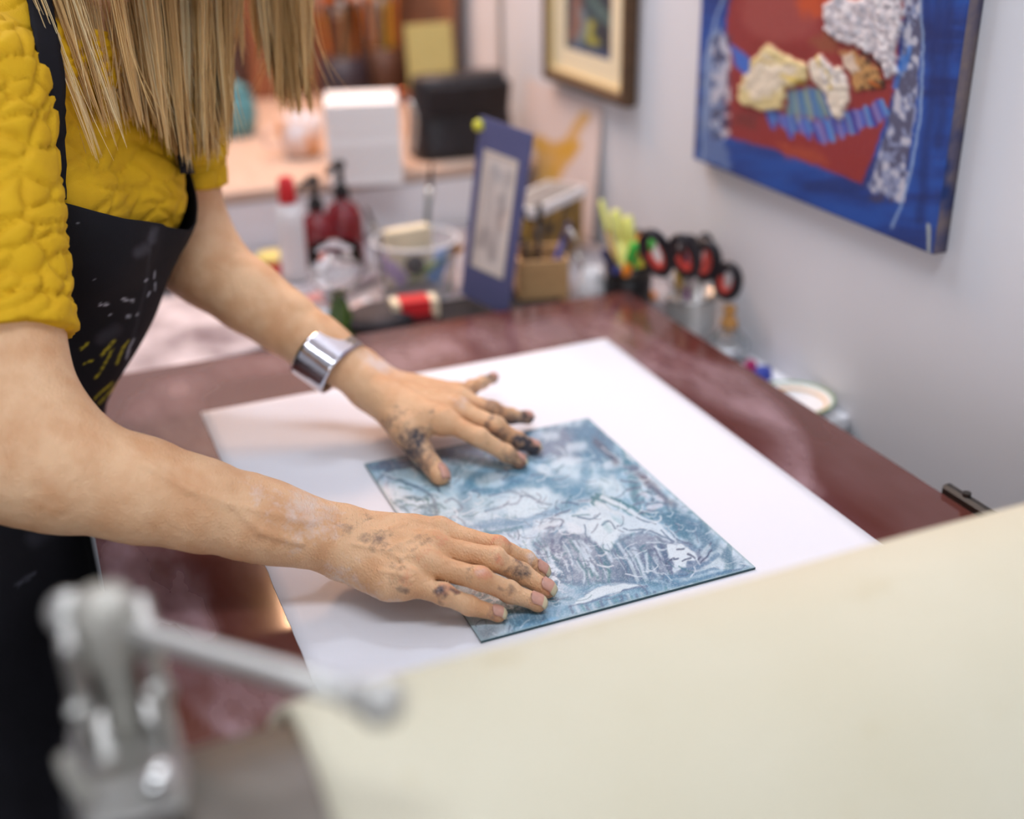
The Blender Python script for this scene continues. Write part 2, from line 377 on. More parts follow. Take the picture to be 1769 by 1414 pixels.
pf = spline(felt_profile(RF), 90); fx = np.linspace(.064, .70, 60)
P = np.zeros((60, 90, 3)); P[..., 0] = fx[:, None]; P[..., 1] = pf[None, :, 0]; P[..., 2] = pf[None, :, 1]
t = np.linspace(0, 1, 90)[None]
P[..., 2] += .0022*(fbm(P[..., 0]*9, t*5+0*P[..., 0], 4)-.5)*sm(.25, .6, t)
P[..., 0] -= (.006*sm(.42, .5, t)*(1-sm(.5, .62, t)))*(1-sm(.064, .09, fx))[:, None]
mk('felt_blanket', sheet(P, -.007), m_felt, None, True, 'cream felt blanket thrown back over the steel press roller', 'blanket')

# ------------------------------------------------------------------ paper sheet and printing plate
P = np.stack(np.meshgrid(np.linspace(.1215, .6165, 40), np.linspace(.487, 1.1865, 60), indexing='ij')+[np.full((40, 60), .0009)], -1)
P[..., 2] += .0015*sm(.14, .0, np.hypot(P[..., 0]-.6165, P[..., 1]-1.1865)*1.)
P[0, :, 0] += .0012*(fbm(np.arange(60)*.7, np.zeros(60), 3)-.5)
mk('paper_sheet', sheet(P, .0008), m_paper, None, True, 'large white sheet of printing paper lying on the brown press bed', 'paper')

PX0, PX1, PY0, PY1, PZ = .2495, .4955, .6765, .9915, .0032
nu, nv = 300, 380
P = np.stack(np.meshgrid(np.linspace(PX0, PX1, nu), np.linspace(PY0, PY1, nv), indexing='ij')+[np.full((nu, nv), PZ)], -1)
A = Art(P.reshape(-1, 3), (162, 196, 214), warp=5, wscale=.035, seed=21)
x, y = A.P.T
LT, BL, DK, TL, MID, SL = (210, 226, 236), (104, 150, 176), (84, 100, 126), (62, 126, 142), (136, 172, 192), (104, 120, 148)
n = fbm(x*.014+.6*fbm(x*.03, y*.03, 2), y*.03, 31); A.mix(np.arange(len(x)), sm(.40, .62, n)*.85, LT); A.mix(np.arange(len(x)), sm(.5, .3, n)*.6, BL)
n = fbm(x*.05, y*.02, 44); A.mix(np.arange(len(x)), sm(.58, .72, n)*.6, TL)
P_, S_ = A.poly, A.stroke
rs = np.random.default_rng(8)
fa = lambda X_, Y_: 6.5*float(fbm(np.array([X_*.011]), np.array([Y_*.016]), 14)[0])-2.2
for i in range(430):
    X_, Y_ = rs.uniform(640, 1290), rs.uniform(730, 1100); q = [(X_, Y_)]; a0 = fa(X_, Y_)
    for k in range(4): a0 = fa(X_, Y_)+rs.normal(0, .15); s_ = rs.uniform(5, 13); X_ += math.cos(a0)*s_; Y_ += math.sin(a0)*s_*.6; q.append((X_, Y_))
    low = Y_ > 930
    S_([LT, (176, 208, 224), (120, 164, 188), TL, SL, (196, 208, 222), (84, 128, 152), (224, 232, 238)][rs.integers(0, 8)], rs.uniform(.9, 3.4), q, rs.uniform(.35, .8), .7)
# far zone
P_(SL, [(760, 770), (1018, 728), (1060, 760), (1070, 800), (1010, 790), (940, 790), (880, 800), (800, 790), (640, 812), (630, 804)], .75, 10, 14)
P_(BL, [(980, 735), (1020, 728), (1080, 790), (1060, 820), (1000, 780)], .7, 10, 10)
for q in ([(925, 752), (960, 754)], [(985, 775), (1010, 770)], [(960, 800), (1000, 795), (1020, 805)], [(1048, 806), (1068, 802)], [(900, 820), (935, 812)]): S_(LT, 7, q, .7, .8)
for q in ([(1030, 760), (1060, 790), (1065, 800)], [(1095, 810), (1115, 830)], [(1110, 825), (1150, 860), (1165, 870)]): S_((92, 78, 96), 6, q, .6, .8)
# left zone: arch and leaves
P_((186, 214, 226), [(660, 820), (700, 808), (745, 815), (790, 850), (795, 900), (760, 900), (730, 860), (690, 835)], .8, 8, 8)
P_((214, 220, 228), [(652, 838), (672, 842), (690, 880), (705, 895), (690, 895)], .8, 6, 4)
S_(DK, 2.8, [(650, 836), (668, 812), (690, 806), (712, 808), (740, 822), (758, 850)], .6, .8)
S_(DK, 3, [(668, 822), (700, 832), (730, 848), (750, 870), (756, 900)], .6, .8)
for i in range(46):
    X_, Y_ = rs.uniform(662, 752), rs.uniform(832, 898)
    if (Y_-832) > (X_-640)*.95: continue
    S_([(58, 120, 128), (86, 132, 148), (206, 222, 230), (70, 112, 130)][i % 4], rs.uniform(1.2, 2.6), [(X_, Y_), (X_+rs.uniform(8, 18), Y_-rs.uniform(-3, 5)), (X_+rs.uniform(18, 30), Y_+rs.uniform(0, 7))], rs.uniform(.4, .7), .8)
# centre: two pale figures with curls
P_((200, 224, 234), [(770, 830), (800, 800), (850, 805), (860, 850), (830, 900), (800, 890), (770, 870)], .6, 12, 10)
P_((206, 226, 236), [(850, 850), (900, 830), (960, 835), (970, 860), (940, 890), (880, 890), (850, 875)], .75, 10, 8)
S_((88, 146, 174), 8, [(810, 830), (850, 808), (900, 812), (945, 830), (960, 845)], .75, .7)
S_((92, 150, 176), 6, [(815, 836), (830, 850), (860, 845), (890, 838), (930, 838)], .7, .7)
S_(BL, 9, [(803, 840), (803, 870), (812, 890)], .6, .8)
for q in ([(845, 856), (880, 848), (898, 856), (892, 868), (872, 872)], [(770, 868), (785, 862), (800, 875), (785, 885)], [(765, 905), (785, 892), (800, 900), (805, 915)], [(840, 885), (870, 875), (880, 865)], [(770, 895), (780, 905), (795, 908)], [(900, 850), (925, 865), (950, 870)]): S_(SL, 2.0, q, .5, .8)
for q in ([(760, 925), (800, 918), (840, 905), (900, 898)], [(830, 912), (880, 905), (930, 890), (960, 880)], [(840, 925), (880, 915), (920, 905)]): S_((112, 156, 186), 5, q, .7, .8)
for q in ([(800, 925), (850, 920), (900, 910)], [(815, 935), (860, 925)]): S_((84, 142, 160), 3, q, .7, .6)
# crossing strokes to the right of the centre
P_((208, 226, 234), [(1010, 830), (1060, 822), (1080, 835), (1075, 850), (1030, 850), (1012, 845)], .7, 8, 6)
P_((196, 220, 232), [(950, 805), (1000, 808), (1005, 835), (985, 830), (960, 820)], .6, 8, 6)
for q in ([(960, 820), (1000, 845), (1030, 850)], [(1015, 790), (1005, 840), (985, 860)], [(880, 830), (940, 832), (990, 850)]): S_((98, 152, 180), 9, q, .65, .8)
for q in ([(1022, 856), (1060, 870), (1090, 885)], [(1025, 862), (1055, 880), (1088, 900)], [(1030, 853), (1080, 868), (1115, 888)], [(1022, 866), (1045, 885), (1060, 898)]): S_((60, 128, 140), 2.6, q, .85, .5)
for q in ([(1030, 866), (1060, 884), (1085, 892)], [(1040, 858), (1080, 876), (1110, 895)]): S_((214, 226, 234), 3.4, q, .9, .5)
for q in ([(1100, 855), (1120, 848), (1128, 862), (1115, 870)], [(1120, 840), (1140, 850), (1150, 868)], [(1130, 866), (1150, 870), (1155, 880)], [(1095, 870), (1110, 866)], [(1105, 885), (1130, 878)], [(1075, 828), (1100, 832)], [(1085, 845), (1105, 840)]): S_((104, 110, 136), 2.2, q, .6, .8)
for q in ([(1110, 852), (1118, 858)], [(1135, 858), (1143, 862)], [(1120, 875), (1140, 872)]): S_((214, 218, 228), 4, q, .7, .7)
# great pale bird shape
P_((98, 108, 138), [(925, 925), (950, 915), (1010, 920), (1060, 945), (1075, 925), (1110, 915), (1150, 925), (1165, 960), (1160, 1000), (1080, 1010), (960, 1010), (930, 970)], .62, 12, 16)
P_((84, 132, 158), [(1130, 890), (1165, 868), (1225, 920), (1290, 980), (1230, 965), (1200, 930)], .85, 10, 8)
P_((66, 128, 152), [(1130, 885), (1160, 880), (1195, 920), (1210, 955), (1180, 930)], .7, 8, 6)
P_((206, 222, 232), [(975, 900), (1005, 880), (1035, 868), (1055, 890), (1085, 890), (1110, 890), (1140, 905), (1165, 930), (1180, 945), (1150, 932), (1110, 916), (1070, 918), (1062, 945), (1050, 953), (1030, 935), (1010, 918), (985, 920)], .95, 3, 3)
P_((214, 228, 236), [(1012, 905), (1035, 890), (1066, 900), (1068, 915), (1060, 948), (1048, 953), (1025, 930)], .8, 3, 2)
for q in ([(1000, 892), (1020, 895), (1035, 885)], [(1008, 905), (1012, 925), (1035, 945), (1052, 952)], [(1040, 905), (1052, 900), (1060, 912)], [(1150, 905), (1170, 930), (1195, 940)], [(1075, 910), (1120, 918), (1165, 935)], [(1140, 915), (1160, 934)], [(1100, 893), (1130, 905)]): S_((110, 136, 160), 1.6, q, .85, .5)
for q in ([(1045, 905), (1052, 915)], [(1060, 895), (1072, 900)]): S_((120, 180, 190), 4, q, .35, .9)
# small figure left of the bird
for q in ([(945, 905), (960, 895), (975, 900), (968, 912)], [(938, 915), (955, 910), (972, 908)], [(950, 895), (965, 885), (985, 880)], [(955, 905), (958, 915)]): S_((84, 92, 124), 2.0, q, .65, .8)
for q in ([(955, 905), (965, 903)], [(930, 915), (945, 905)], [(985, 905), (1000, 915), (985, 915)]): S_((216, 226, 234), 5, q, .85, .7)
P_((196, 214, 228), [(860, 935), (900, 925), (935, 912), (925, 930), (905, 940), (870, 942)], .8, 5, 4)
# reeds / streaks in the lower band
rs = np.random.default_rng(3)
for i in range(120):
    x0 = 890+rs.uniform(0, 290); y0 = 930+rs.uniform(-4, 46)+(x0-900)*.03; L = rs.uniform(12, 46)
    S_([(196, 214, 226), (84, 132, 158), (72, 134, 142), (206, 220, 230), (104, 118, 148)][i % 5], rs.uniform(.8, 2.8), [(x0, y0), (x0+L*.3, y0+L*.55), (x0+L*.5+rs.normal(0, 4), y0+L)], rs.uniform(.4, .8), .8)
for q in ([(945, 945), (955, 975), (965, 990)], [(990, 935), (1010, 960), (1025, 985)], [(1005, 935), (1020, 950)], [(1070, 940), (1085, 965), (1092, 975)], [(1095, 945), (1108, 975), (1118, 1000)], [(1115, 955), (1120, 985)], [(1133, 945), (1145, 965)], [(910, 935), (930, 970), (960, 1000)]): S_((200, 218, 230), 2.6, q, .75, .8)
# pale face near the right corner
P_((92, 108, 142), [(1140, 940), (1180, 935), (1215, 950), (1225, 975), (1180, 1000), (1140, 985)], .6, 8, 6)
P_((214, 228, 236), [(1152, 942), (1175, 938), (1200, 952), (1205, 965), (1188, 968), (1185, 980), (1172, 985), (1165, 972), (1155, 962)], .95, 2, 2)
P_((208, 224, 234), [(1160, 985), (1172, 970), (1176, 985), (1165, 990)], .9, 2, 1)
for q in ([(1168, 948), (1180, 947)], [(1188, 955), (1200, 962)], [(1180, 970), (1192, 962)], [(1160, 968), (1172, 966)], [(1150, 975), (1165, 965)], [(1205, 965), (1225, 945), (1230, 938)], [(1210, 972), (1232, 950)]): S_((70, 92, 124), 1.8, q, .85, .5)
for q in ([(1232, 960), (1245, 950)], [(1228, 975), (1240, 965)], [(1205, 988), (1225, 980), (1240, 970)], [(1180, 1000), (1210, 992)], [(1214, 955), (1225, 945)]): S_((196, 216, 226), 4.5, q, .75, .7)
for q in ([(1150, 995), (1190, 992), (1240, 980)], [(1160, 1010), (1210, 1000), (1260, 985)], [(1240, 990), (1280, 985)], [(1180, 985), (1220, 972), (1240, 955)]): S_((84, 132, 164), 3, q, .7, .6)
# lower edge: white fish shape and scumbled foam
P_((92, 146, 176), [(960, 1010), (1060, 1005), (1170, 990), (1290, 985), (1180, 1020), (1000, 1065), (880, 1095), (900, 1050)], .5, 12, 12)
P_((212, 226, 234), [(988, 1045), (1005, 1030), (1040, 1012), (1075, 1008), (1115, 1010), (1080, 1018), (1040, 1030), (1010, 1040)], .95, 2.5, 2)
S_((104, 126, 156), 1.5, [(985, 1047), (1030, 1036), (1080, 1020), (1118, 1010)], .8, .5)
for i in range(30):
    x0 = 985+i*9.5+rs.uniform(-3, 3); y0 = 1046-(x0-985)*.19+rs.uniform(0, 8)
    S_([(76, 98, 132), (196, 214, 224), (84, 148, 160)][i % 3], 2.6, [(x0, y0), (x0+6, y0+12)], .6, .7)
foam = sm(.52, .6, fbm(x*.18, y*.22, 77, 3))*sm(60, 20, np.abs(y-(1000+(935-x)*.4)))*sm(780, 860, x)*sm(1010, 950, x)
A.mix(np.arange(len(x)), foam*.8, (214, 226, 236))
S_((110, 176, 214), 6, [(940, 1078), (960, 1072)], .8, .7)
P_((170, 184, 192), [(805, 1068), (850, 1060), (880, 1085), (850, 1105), (832, 1108)], .55, 10, 8); P_((118, 128, 140), [(820, 1085), (855, 1085), (855, 1098), (832, 1105)], .5, 8, 6)
for i in range(14): S_((82, 122, 146), 2.2, [(862+i*6, 1052+rs.uniform(-4, 8)), (872+i*6, 1075+rs.uniform(-4, 6))], .5, .6)
rs = np.random.default_rng(18)
for i in range(520):   # fine drawn lines
    X_, Y_ = rs.uniform(640, 1290), rs.uniform(735, 1100); q = [(X_, Y_)]; bend = rs.normal(0, .35); a0 = fa(X_, Y_)
    for k in range(5): a0 += bend+rs.normal(0, .1); s_ = rs.uniform(3, 8); X_ += math.cos(a0)*s_; Y_ += math.sin(a0)*s_*.6; q.append((X_, Y_))
    S_([(226, 234, 240), (206, 222, 232), (92, 112, 142), (70, 130, 146), (110, 124, 150), (216, 228, 236)][rs.integers(0, 6)], rs.uniform(.6, 1.6), q, rs.uniform(.35, .75), .8)
# grain of the inked print
g = fbm(x*.55, y*.9, 90, 3); A.mix(np.arange(len(x)), sm(.55, .75, g)*.22, (224, 232, 240)); A.mix(np.arange(len(x)), sm(.45, .28, g)*.16, (70, 96, 124))
ed = np.minimum.reduce([P.reshape(-1, 3)[:, 0]-PX0, PX1-P.reshape(-1, 3)[:, 0], P.reshape(-1, 3)[:, 1]-PY0, PY1-P.reshape(-1, 3)[:, 1]])
A.mix(np.arange(len(x)), sm(.003, .0012, ed)*.55, (150, 178, 184))
m_plate = M('inked_plate', (140, 178, 198), .3, attr='art', coat=.35)
m_edge = M('plate_edge', (26, 66, 74), .2, coat=.4)
vf = sheet(P, .0022); plate = mk('printing_plate', vf, [m_plate, m_edge], None, False, 'blue and teal inked printing plate pressed face up under both hands', 'plate')
A.c = np.clip(A.c, 0, 1)**1.18
colattr(plate, 'art', np.concatenate([A.c, A.c]))
mi = np.zeros(len(vf[1]), np.int32); mi[(nu-1)*(nv-1):] = 1; plate.data.polygons.foreach_set('material_index', mi)

# ------------------------------------------------------------------ person
def smin(a, b, k):
    h = np.clip(.5+.5*(b-a)/k, 0, 1); return b*(1-h)+a*h-k*h*(1-h)
def cap(P, a, b, ra, rb):
    e = b-a; t = np.clip(((P-a)@e)/(e@e), 0, 1); return np.linalg.norm(P-a-t[:, None]*e, axis=1)-(ra+(rb-ra)*t)
def chain(P, pts, rad, k):
    d = None
    for a, b, ra, rb in zip(pts[:-1], pts[1:], rad[:-1], rad[1:]):
        q = cap(P, a, b, ra, rb); d = q if d is None else smin(d, q, k)
    return d
def ell(P, c, r, R=np.eye(3)):
    q = (P-c)@R; r = np.asarray(r); k0 = np.linalg.norm(q/r, axis=1); k1 = np.linalg.norm(q/(r*r), axis=1); return k0*(k0-1)/(k1+1e-9)
def surface_net(fn, lo, hi, h, B=8):
    """sparse naive surface nets of fn(points) -> signed distance"""
    lo = np.asarray(lo, float); n = np.ceil((np.asarray(hi)-lo)/(h*B)).astype(int)
    g = np.stack(np.meshgrid(*[np.arange(k) for k in n], indexing='ij'), -1).reshape(-1, 3)
    d = fn(lo+(g+.5)*h*B); g = g[np.abs(d) < B*h*.95]
    loc = np.stack(np.meshgrid(*[np.arange(B+1)]*3, indexing='ij'), -1).reshape(-1, 3)
    N = n*B+2
    gid = lambda c: (c[..., 0]*N[1]+c[..., 1])*N[2]+c[..., 2]
    ids, pos, quads = [], [], []
    for s in range(0, len(g), 400):
        gg = g[s:s+400]; ip = gg[:, None]*B+loc[None]
        val = np.concatenate([fn(lo+q*h) for q in np.array_split(ip.reshape(-1, 3), max(1, len(gg)//100))]).reshape(len(gg), B+1, B+1, B+1)
        acc = np.zeros((len(gg), B, B, B, 3)); cnt = np.zeros((len(gg), B, B, B))
        for ax in range(3):
            o1, o2 = [a for a in range(3) if a != ax]
            for i in (0, 1):
                for j in (0, 1):
                    sl0 = [slice(None)]+[slice(0, B)]*3; sl1 = list(sl0)
                    sl0[o1+1] = slice(i, B+i); sl0[o2+1] = slice(j, B+j); sl1[o1+1] = sl0[o1+1]; sl1[o2+1] = sl0[o2+1]; sl1[ax+1] = slice(1, B+1)
                    a, b = val[tuple(sl0)], val[tuple(sl1)]; cr = (a < 0) != (b < 0); t = np.where(cr, a/(a-b+1e-20), 0)
                    off = np.zeros(3); off[o1] = i; off[o2] = j
                    acc += cr[..., None]*off; acc[..., ax] += t*cr; cnt += cr
        cell = gg[:, None, None, None]*B+np.stack(np.meshgrid(*[np.arange(B)]*3, indexing='ij'), -1)[None]
        k = cnt > 0; ids.append(gid(cell[k])); pos.append(lo+h*(cell[k]+acc[k]/cnt[k][:, None]))
        for ax in range(3):
            sl1 = [slice(None)]+[slice(0, B)]*3; sl0 = list(sl1); sl1[ax+1] = slice(1, B+1)
            a, b = val[tuple(sl0)], val[tuple(sl1)]; cr = (a < 0) != (b < 0); c = cell[cr]; neg = (a < 0)[cr]
            o1, o2 = (ax+1) % 3, (ax+2) % 3; e1 = np.eye(3, dtype=int)[o1]; e2 = np.eye(3, dtype=int)[o2]
            q = np.stack([gid(c-e1-e2), gid(c-e2), gid(c), gid(c-e1)], 1); q[~neg] = q[~neg][:, ::-1]; quads.append(q)
    ids = np.concatenate(ids); pos = np.concatenate(pos); quads = np.concatenate(quads)
    o = np.argsort(ids); ids, pos = ids[o], pos[o]; ix = np.searchsorted(ids, quads); ix = np.clip(ix, 0, len(ids)-1)
    ok = (ids[ix] == quads).all(1); return pos, ix[ok]

# ---- joints, laid out in 3-D from the pose (metres)
SR, RE, RW = gd(-56, 150, .90), gd(48, 798, .862), gz(580, 930, .050)
SLs, LE, LW = gd(282, 40, 1.16), gd(328, 440, 1.215), gz(632, 655, .060)
def J(*rows): return [gz(*r) for r in rows]
# right hand (near the camera)
RF_ = {'index': (J((758, 918, .046), (859, 945, .040), (906, 967, .021), (935, 985, .0105)), (.0098, .0088, .0079, .0064)),
       'middle': (J((748, 945, .046), (853, 965, .042), (899, 990, .023), (945, 1017, .0108)), (.0102, .0092, .0083, .0068)),
       'ring': (J((735, 974, .043), (829, 999, .037), (880, 1022, .021), (928, 1041, .0105)), (.0098, .0088, .0080, .0066)),
       'little': (J((700, 1006, .036), (766, 1026, .030), (811, 1046, .019), (860, 1060, .0098)), (.0090, .0080, .0071, .0058))}
RT = ([RW+V(.012, .016, -.012), V(.222, .803, .030), V(.252, .797, .018), V(.274, .780, .0118)], (.014, .013, .0105, .0080))
LF_ = {'index': (J((768, 726, .047), (828, 756, .038), (873, 782, .021), (897, 796, .0105)), (.0100, .0090, .0080, .0066)),
       'middle': (J((790, 706, .047), (856, 736, .038), (893, 761, .021), (922, 772, .0105)), (.0102, .0092, .0082, .0068)),
       'ring': (J((795, 690, .043), (850, 708, .038), (882, 719, .024), (911, 721, .0145)), (.0096, .0086, .0077, .0064)),
       'little': (J((788, 680, .041), (815, 669, .037), (833, 661, .032), (851, 653, .027)), (.0088, .0078, .0068, .0056))}
LT_ = (J((664, 690, .050), (702, 742, .038), (724, 776, .0235), (760, 822, .0112)), (.0145, .0130, .0112, .0088))
upv = V(0, 0, 1.)
def hand_fn(W, E, F, T, side):
    arm = unit(W-E); ulna = F['little'][0][0]-F['index'][0][0]; ulna = unit(ulna-arm*(ulna@arm)); dors = unit(np.cross(arm, ulna))
    if dors[2] < 0: dors = -dors
    names = ['index', 'middle', 'ring', 'little']
    car = {n: W+arm*.010+ulna*o-dors*.002 for n, o in zip(names, (-.014, -.005, .005, .014))}
    fore = [(E, .043), (E+(W-E)*.15, .0435), (E+(W-E)*.35, .0405), (E+(W-E)*.55, .0355), (E+(W-E)*.75, .0295), (E+(W-E)*.9, .0245)]
    belly = E+(W-E)*.25+upv*-.004
    fs = .90 if side > 0 else .82
    def fn(P):
        d = chain(P, [p for p, r in fore], [r*fs for p, r in fore], .02)
        # wrist is wider than thick: two bones side by side
        for o in (-.0105, .0105):
            d = smin(d, cap(P, E+(W-E)*.70+ulna*o*.8, W+ulna*o, .0245, .0185), .012)
        d = smin(d, cap(P, W-arm*.012+ulna*.017+dors*.011, W-arm*.006+ulna*.018+dors*.010, .009, .008), .010)   # head of the ulna
        palm = None
        for n in names:
            q = cap(P, car[n], F[n][0][0]-dors*.003, .0165, .0128 if n != 'little' else .0118); palm = q if palm is None else smin(palm, q, .012)
        palm = smin(palm, cap(P, W+arm*.018+ulna*.014-dors*.010, F['little'][0][0]-arm*.012-dors*.010, .0135, .0105), .010)   # heel of the hand
        palm = smin(palm, cap(P, W+arm*.02-ulna*.010-dors*.010, F['index'][0][0]-arm*.02-dors*.012, .013, .011), .012)
        d = smin(d, palm, .014)
        for n in names:   # knuckles and tendons
            m = F[n][0][0]; d = smin(d, cap(P, m+dors*.0035, m+dors*.0030+unit(F[n][0][1]-m)*.004, .0085, .0075), .006)
            d = smin(d, cap(P, car[n]+dors*.0135, m+dors*.0090, .0026, .0024), .0045)
        th = chain(P, T[0], T[1], .006); th = smin(th, cap(P, T[0][0], T[0][1]+arm*.002, .0175, .0135), .012)
        d = smin(d, th, .010)
        fd = None
        for n in names:
            p, r = F[n]; q = chain(P, p, r, .004)
            for k in (1, 2):
                t_ = unit(p[k+1]-p[k-1]); dn = unit(dors-t_*(dors@t_)); q = smin(q, np.linalg.norm(P-(p[k]+dn*.0014), axis=1)-r[k]*(1.0 if k == 1 else .98), .003)
            q = smin(q, np.linalg.norm(P-(p[3]-upv*.0005), axis=1)-r[3]*1.0, .003)
            q = smin(d, q, .0075); fd = q if fd is None else smin(fd, q, .0012)
        return fd
    return fn, (arm, ulna, dors)
hr, (armR, ulR, doR) = hand_fn(RW, RE, RF_, RT, 1)
hl, (armL, ulL, doL) = hand_fn(LW, LE, LF_, LT_, -1)
def veins(P, d, lines, r):
    for l in lines: d = smin(d, chain(P, l, [r]*len(l), .002), .0022)
    return d
def right_skin(P):
    return hr(P)
def cast0(fn, x_, y_, t=.7):
    d_ = ray(x_, y_); k = np.linalg.norm(d_)
    for _ in range(80):
        s_ = fn((CAM+d_*t)[None])[0]
        if s_ < .0003: break
        t += s_*.8/k
    return CAM+d_*t
VEIN = [[cast0(right_skin, *q)-V(0, 0, .0006) for q in l] for l in ([(640, 945), (668, 950), (690, 962), (708, 958)], [(690, 962), (702, 978), (716, 985)], [(610, 938), (640, 945)], [(668, 950), (690, 938), (712, 932)], [(655, 985), (690, 990), (712, 1000)], [(640, 915), (670, 915), (700, 905)])]
VEINA = [[cast0(right_skin, *q)-V(0, 0, .0012) for q in l] for l in ([(330, 845), (400, 868), (470, 885), (540, 900)], [(400, 868), (450, 915), (520, 935)], [(250, 800), (330, 845)])]
CREASE = [[cast0(right_skin, *q)+unit(CAM-cast0(right_skin, *q))*.0004 for q in l] for l in ([(752, 985), (768, 975), (790, 973), (815, 974)], [(722, 1012), (735, 1004), (755, 1005)], [(772, 940), (800, 938), (850, 940)], [(693, 1016), (702, 1003), (716, 996)], [(700, 1022), (708, 1010), (722, 1003)])]
def right_fn(P):
    d = hr(P)
    near = np.nonzero(np.abs(d) < .008)[0]
    if len(near):
        Q = P[near]; e = d[near]
        for l in VEIN: e = smin(e, chain(Q, l, [.0013]*len(l), .002), .0028)
        for l in VEINA: e = smin(e, chain(Q, l, [.0016]*len(l), .002), .0050)
        for l in CREASE: e = -smin(-e, chain(Q, l, [.0006]*len(l), .001), .0016)
        d = d.copy(); d[near] = e
    d = smin(d, chain(P, [SR, SR+(RE-SR)*.45, RE+(SR-RE)*.12, RE], [.046, .043, .041, .039], .02), .035)
    d = smin(d, np.linalg.norm(P-(RE-armR*.016-upv*.006), axis=1)-.030, .025)
    return d+.0006*(v3noise(P, 160, 3)-.5)
def left_fn(P):
    d = hl(P)
    d = smin(d, chain(P, [SLs, SLs+(LE-SLs)*.45, LE+(SLs-LE)*.12, LE], [.046, .042, .038, .034], .02), .03)
    return d+.0006*(v3noise(P, 160, 5)-.5)
def bounds(pts, m): p = np.array(pts); return p.min(0)-m, p.max(0)+m
allR = [SR, RE, RW]+[q for f_ in RF_.values() for q in f_[0]]+RT[0]
allL = [SLs, LE, LW]+[q for f_ in LF_.values() for q in f_[0]]+LT_[0]
ar = surface_net(right_fn, *bounds(allR, .065), .0015)
al = surface_net(left_fn, *bounds(allL, .065), .0019)
# torso, neck and head (under the clothes and above the frame)
MID_ = (SR+SLs)/2; LAT = unit((SLs-SR)*V(1, 1, .3)); FRW = unit(np.cross(LAT, upv)); 
if FRW[0] < 0: FRW = -FRW
CH = MID_-LAT*.022-FRW*.035-upv*.10-rt*.018
HIP = V(-.131, 1.14, -.09); WST = CH*.42+HIP*.58+V(-.012, 0, .01)
HEAD = MID_+FRW*.13+upv*.215+LAT*.03
HF = unit(FRW*.8-upv*.6); HU = unit(upv*.8+FRW*.6); HL = unit(np.cross(HU, HF)); HR_ = np.stack([HL, HF, HU], 1)
def core_fn(P):
    d = ell(P, CH, (.125, .085, .20), np.stack([LAT, FRW, upv], 1))
    d = smin(d, ell(P, WST, (.115, .080, .16), np.stack([LAT, FRW, upv], 1)), .06)
    d = smin(d, ell(P, HIP, (.10, .160, .13)), .06)
    d = smin(d, cap(P, SR-upv*.01, SLs-upv*.01, .048, .048), .05)
    d = smin(d, cap(P, MID_+upv*.02-FRW*.02, HEAD-HU*.06-HF*.02, .052, .046), .03)
    h = ell(P, HEAD+HU*.03-HF*.012, (.073, .092, .092), HR_)
    h = smin(h, ell(P, HEAD-HU*.04+HF*.022, (.056, .062, .078), HR_), .03)
    h = smin(h, cap(P, HEAD+HF*.083+HU*.010, HEAD+HF*.100-HU*.022, .008, .013), .012)
    h = smin(h, cap(P, HEAD+HF*.082-HU*.055-HL*.014, HEAD+HF*.082-HU*.055+HL*.014, .008, .008), .008)
    h = smin(h, np.linalg.norm(P-(HEAD+HF*.068-HU*.092), axis=1)-.020, .02)
    for s in (-1, 1):
        h = -smin(-h, np.linalg.norm(P-(HEAD+HF*.092+HL*s*.032+HU*.008), axis=1)-.016, .010)
        h = smin(h, np.linalg.norm(P-(HEAD+HF*.070+HL*s*.032+HU*.006), axis=1)-.0125, .004)
        h = smin(h, ell(P, HEAD+HL*s*.074-HF*.008, (.008, .018, .03), HR_), .006)
    return smin(d, h, .02)
co = surface_net(core_fn, *bounds([MID_, HIP, HEAD, SR, SLs], .24), .007)

person = thing('person', (HIP[0], HIP[1], ZF), 'woman in yellow quilted blouse and black apron pressing a plate with both hands', 'person')
m_skin = M('skin', (222, 172, 132), .48, sss=.12, spec=.4)
nt = m_skin.node_tree; bs = nt.nodes['Principled BSDF']; L = nt.links.new
tcn = node(m_skin, 'ShaderNodeTexCoord')
n1 = node(m_skin, 'ShaderNodeTexNoise'); n1.inputs['Scale'].default_value = 34; n1.inputs['Detail'].default_value = 5; L(tcn.outputs['Object'], n1.inputs['Vector'])
mx1 = node(m_skin, 'ShaderNodeMix', data_type='RGBA'); mx1.inputs[6].default_value = (*lin((226, 184, 144)), 1); mx1.inputs[7].default_value = (*lin((212, 162, 120)), 1)
mrs = node(m_skin, 'ShaderNodeMapRange'); mrs.inputs[1].default_value = .4; mrs.inputs[2].default_value = .65; L(n1.outputs[0], mrs.inputs[0]); L(mrs.outputs[0], mx1.inputs[0])
def mixattr(name, colr, src, thr, hi=.25, sc=260):
    a_ = node(m_skin, 'ShaderNodeAttribute', attribute_name=name); nn = node(m_skin, 'ShaderNodeTexNoise'); nn.inputs['Scale'].default_value = sc; nn.inputs['Detail'].default_value = 5; nn.inputs['Roughness'].default_value = .7
    L(tcn.outputs['Object'], nn.inputs['Vector'])
    ad = node(m_skin, 'ShaderNodeMath', operation='ADD'); L(a_.outputs['Fac'], ad.inputs[0]); L(nn.outputs[0], ad.inputs[1])
    mr_ = node(m_skin, 'ShaderNodeMapRange'); mr_.inputs[1].default_value = thr; mr_.inputs[2].default_value = thr+hi; L(ad.outputs[0], mr_.inputs[0])
    m2 = node(m_skin, 'ShaderNodeMix', data_type='RGBA'); L(mr_.outputs[0], m2.inputs[0]); L(src, m2.inputs[6]); m2.inputs[7].default_value = (*lin(colr), 1); return m2.outputs[2]
c_ = mixattr('flush', (214, 134, 104), mx1.outputs[2], .75, .5)
c_ = mixattr('chalk', (226, 212, 206), c_, .80, .5, 130)
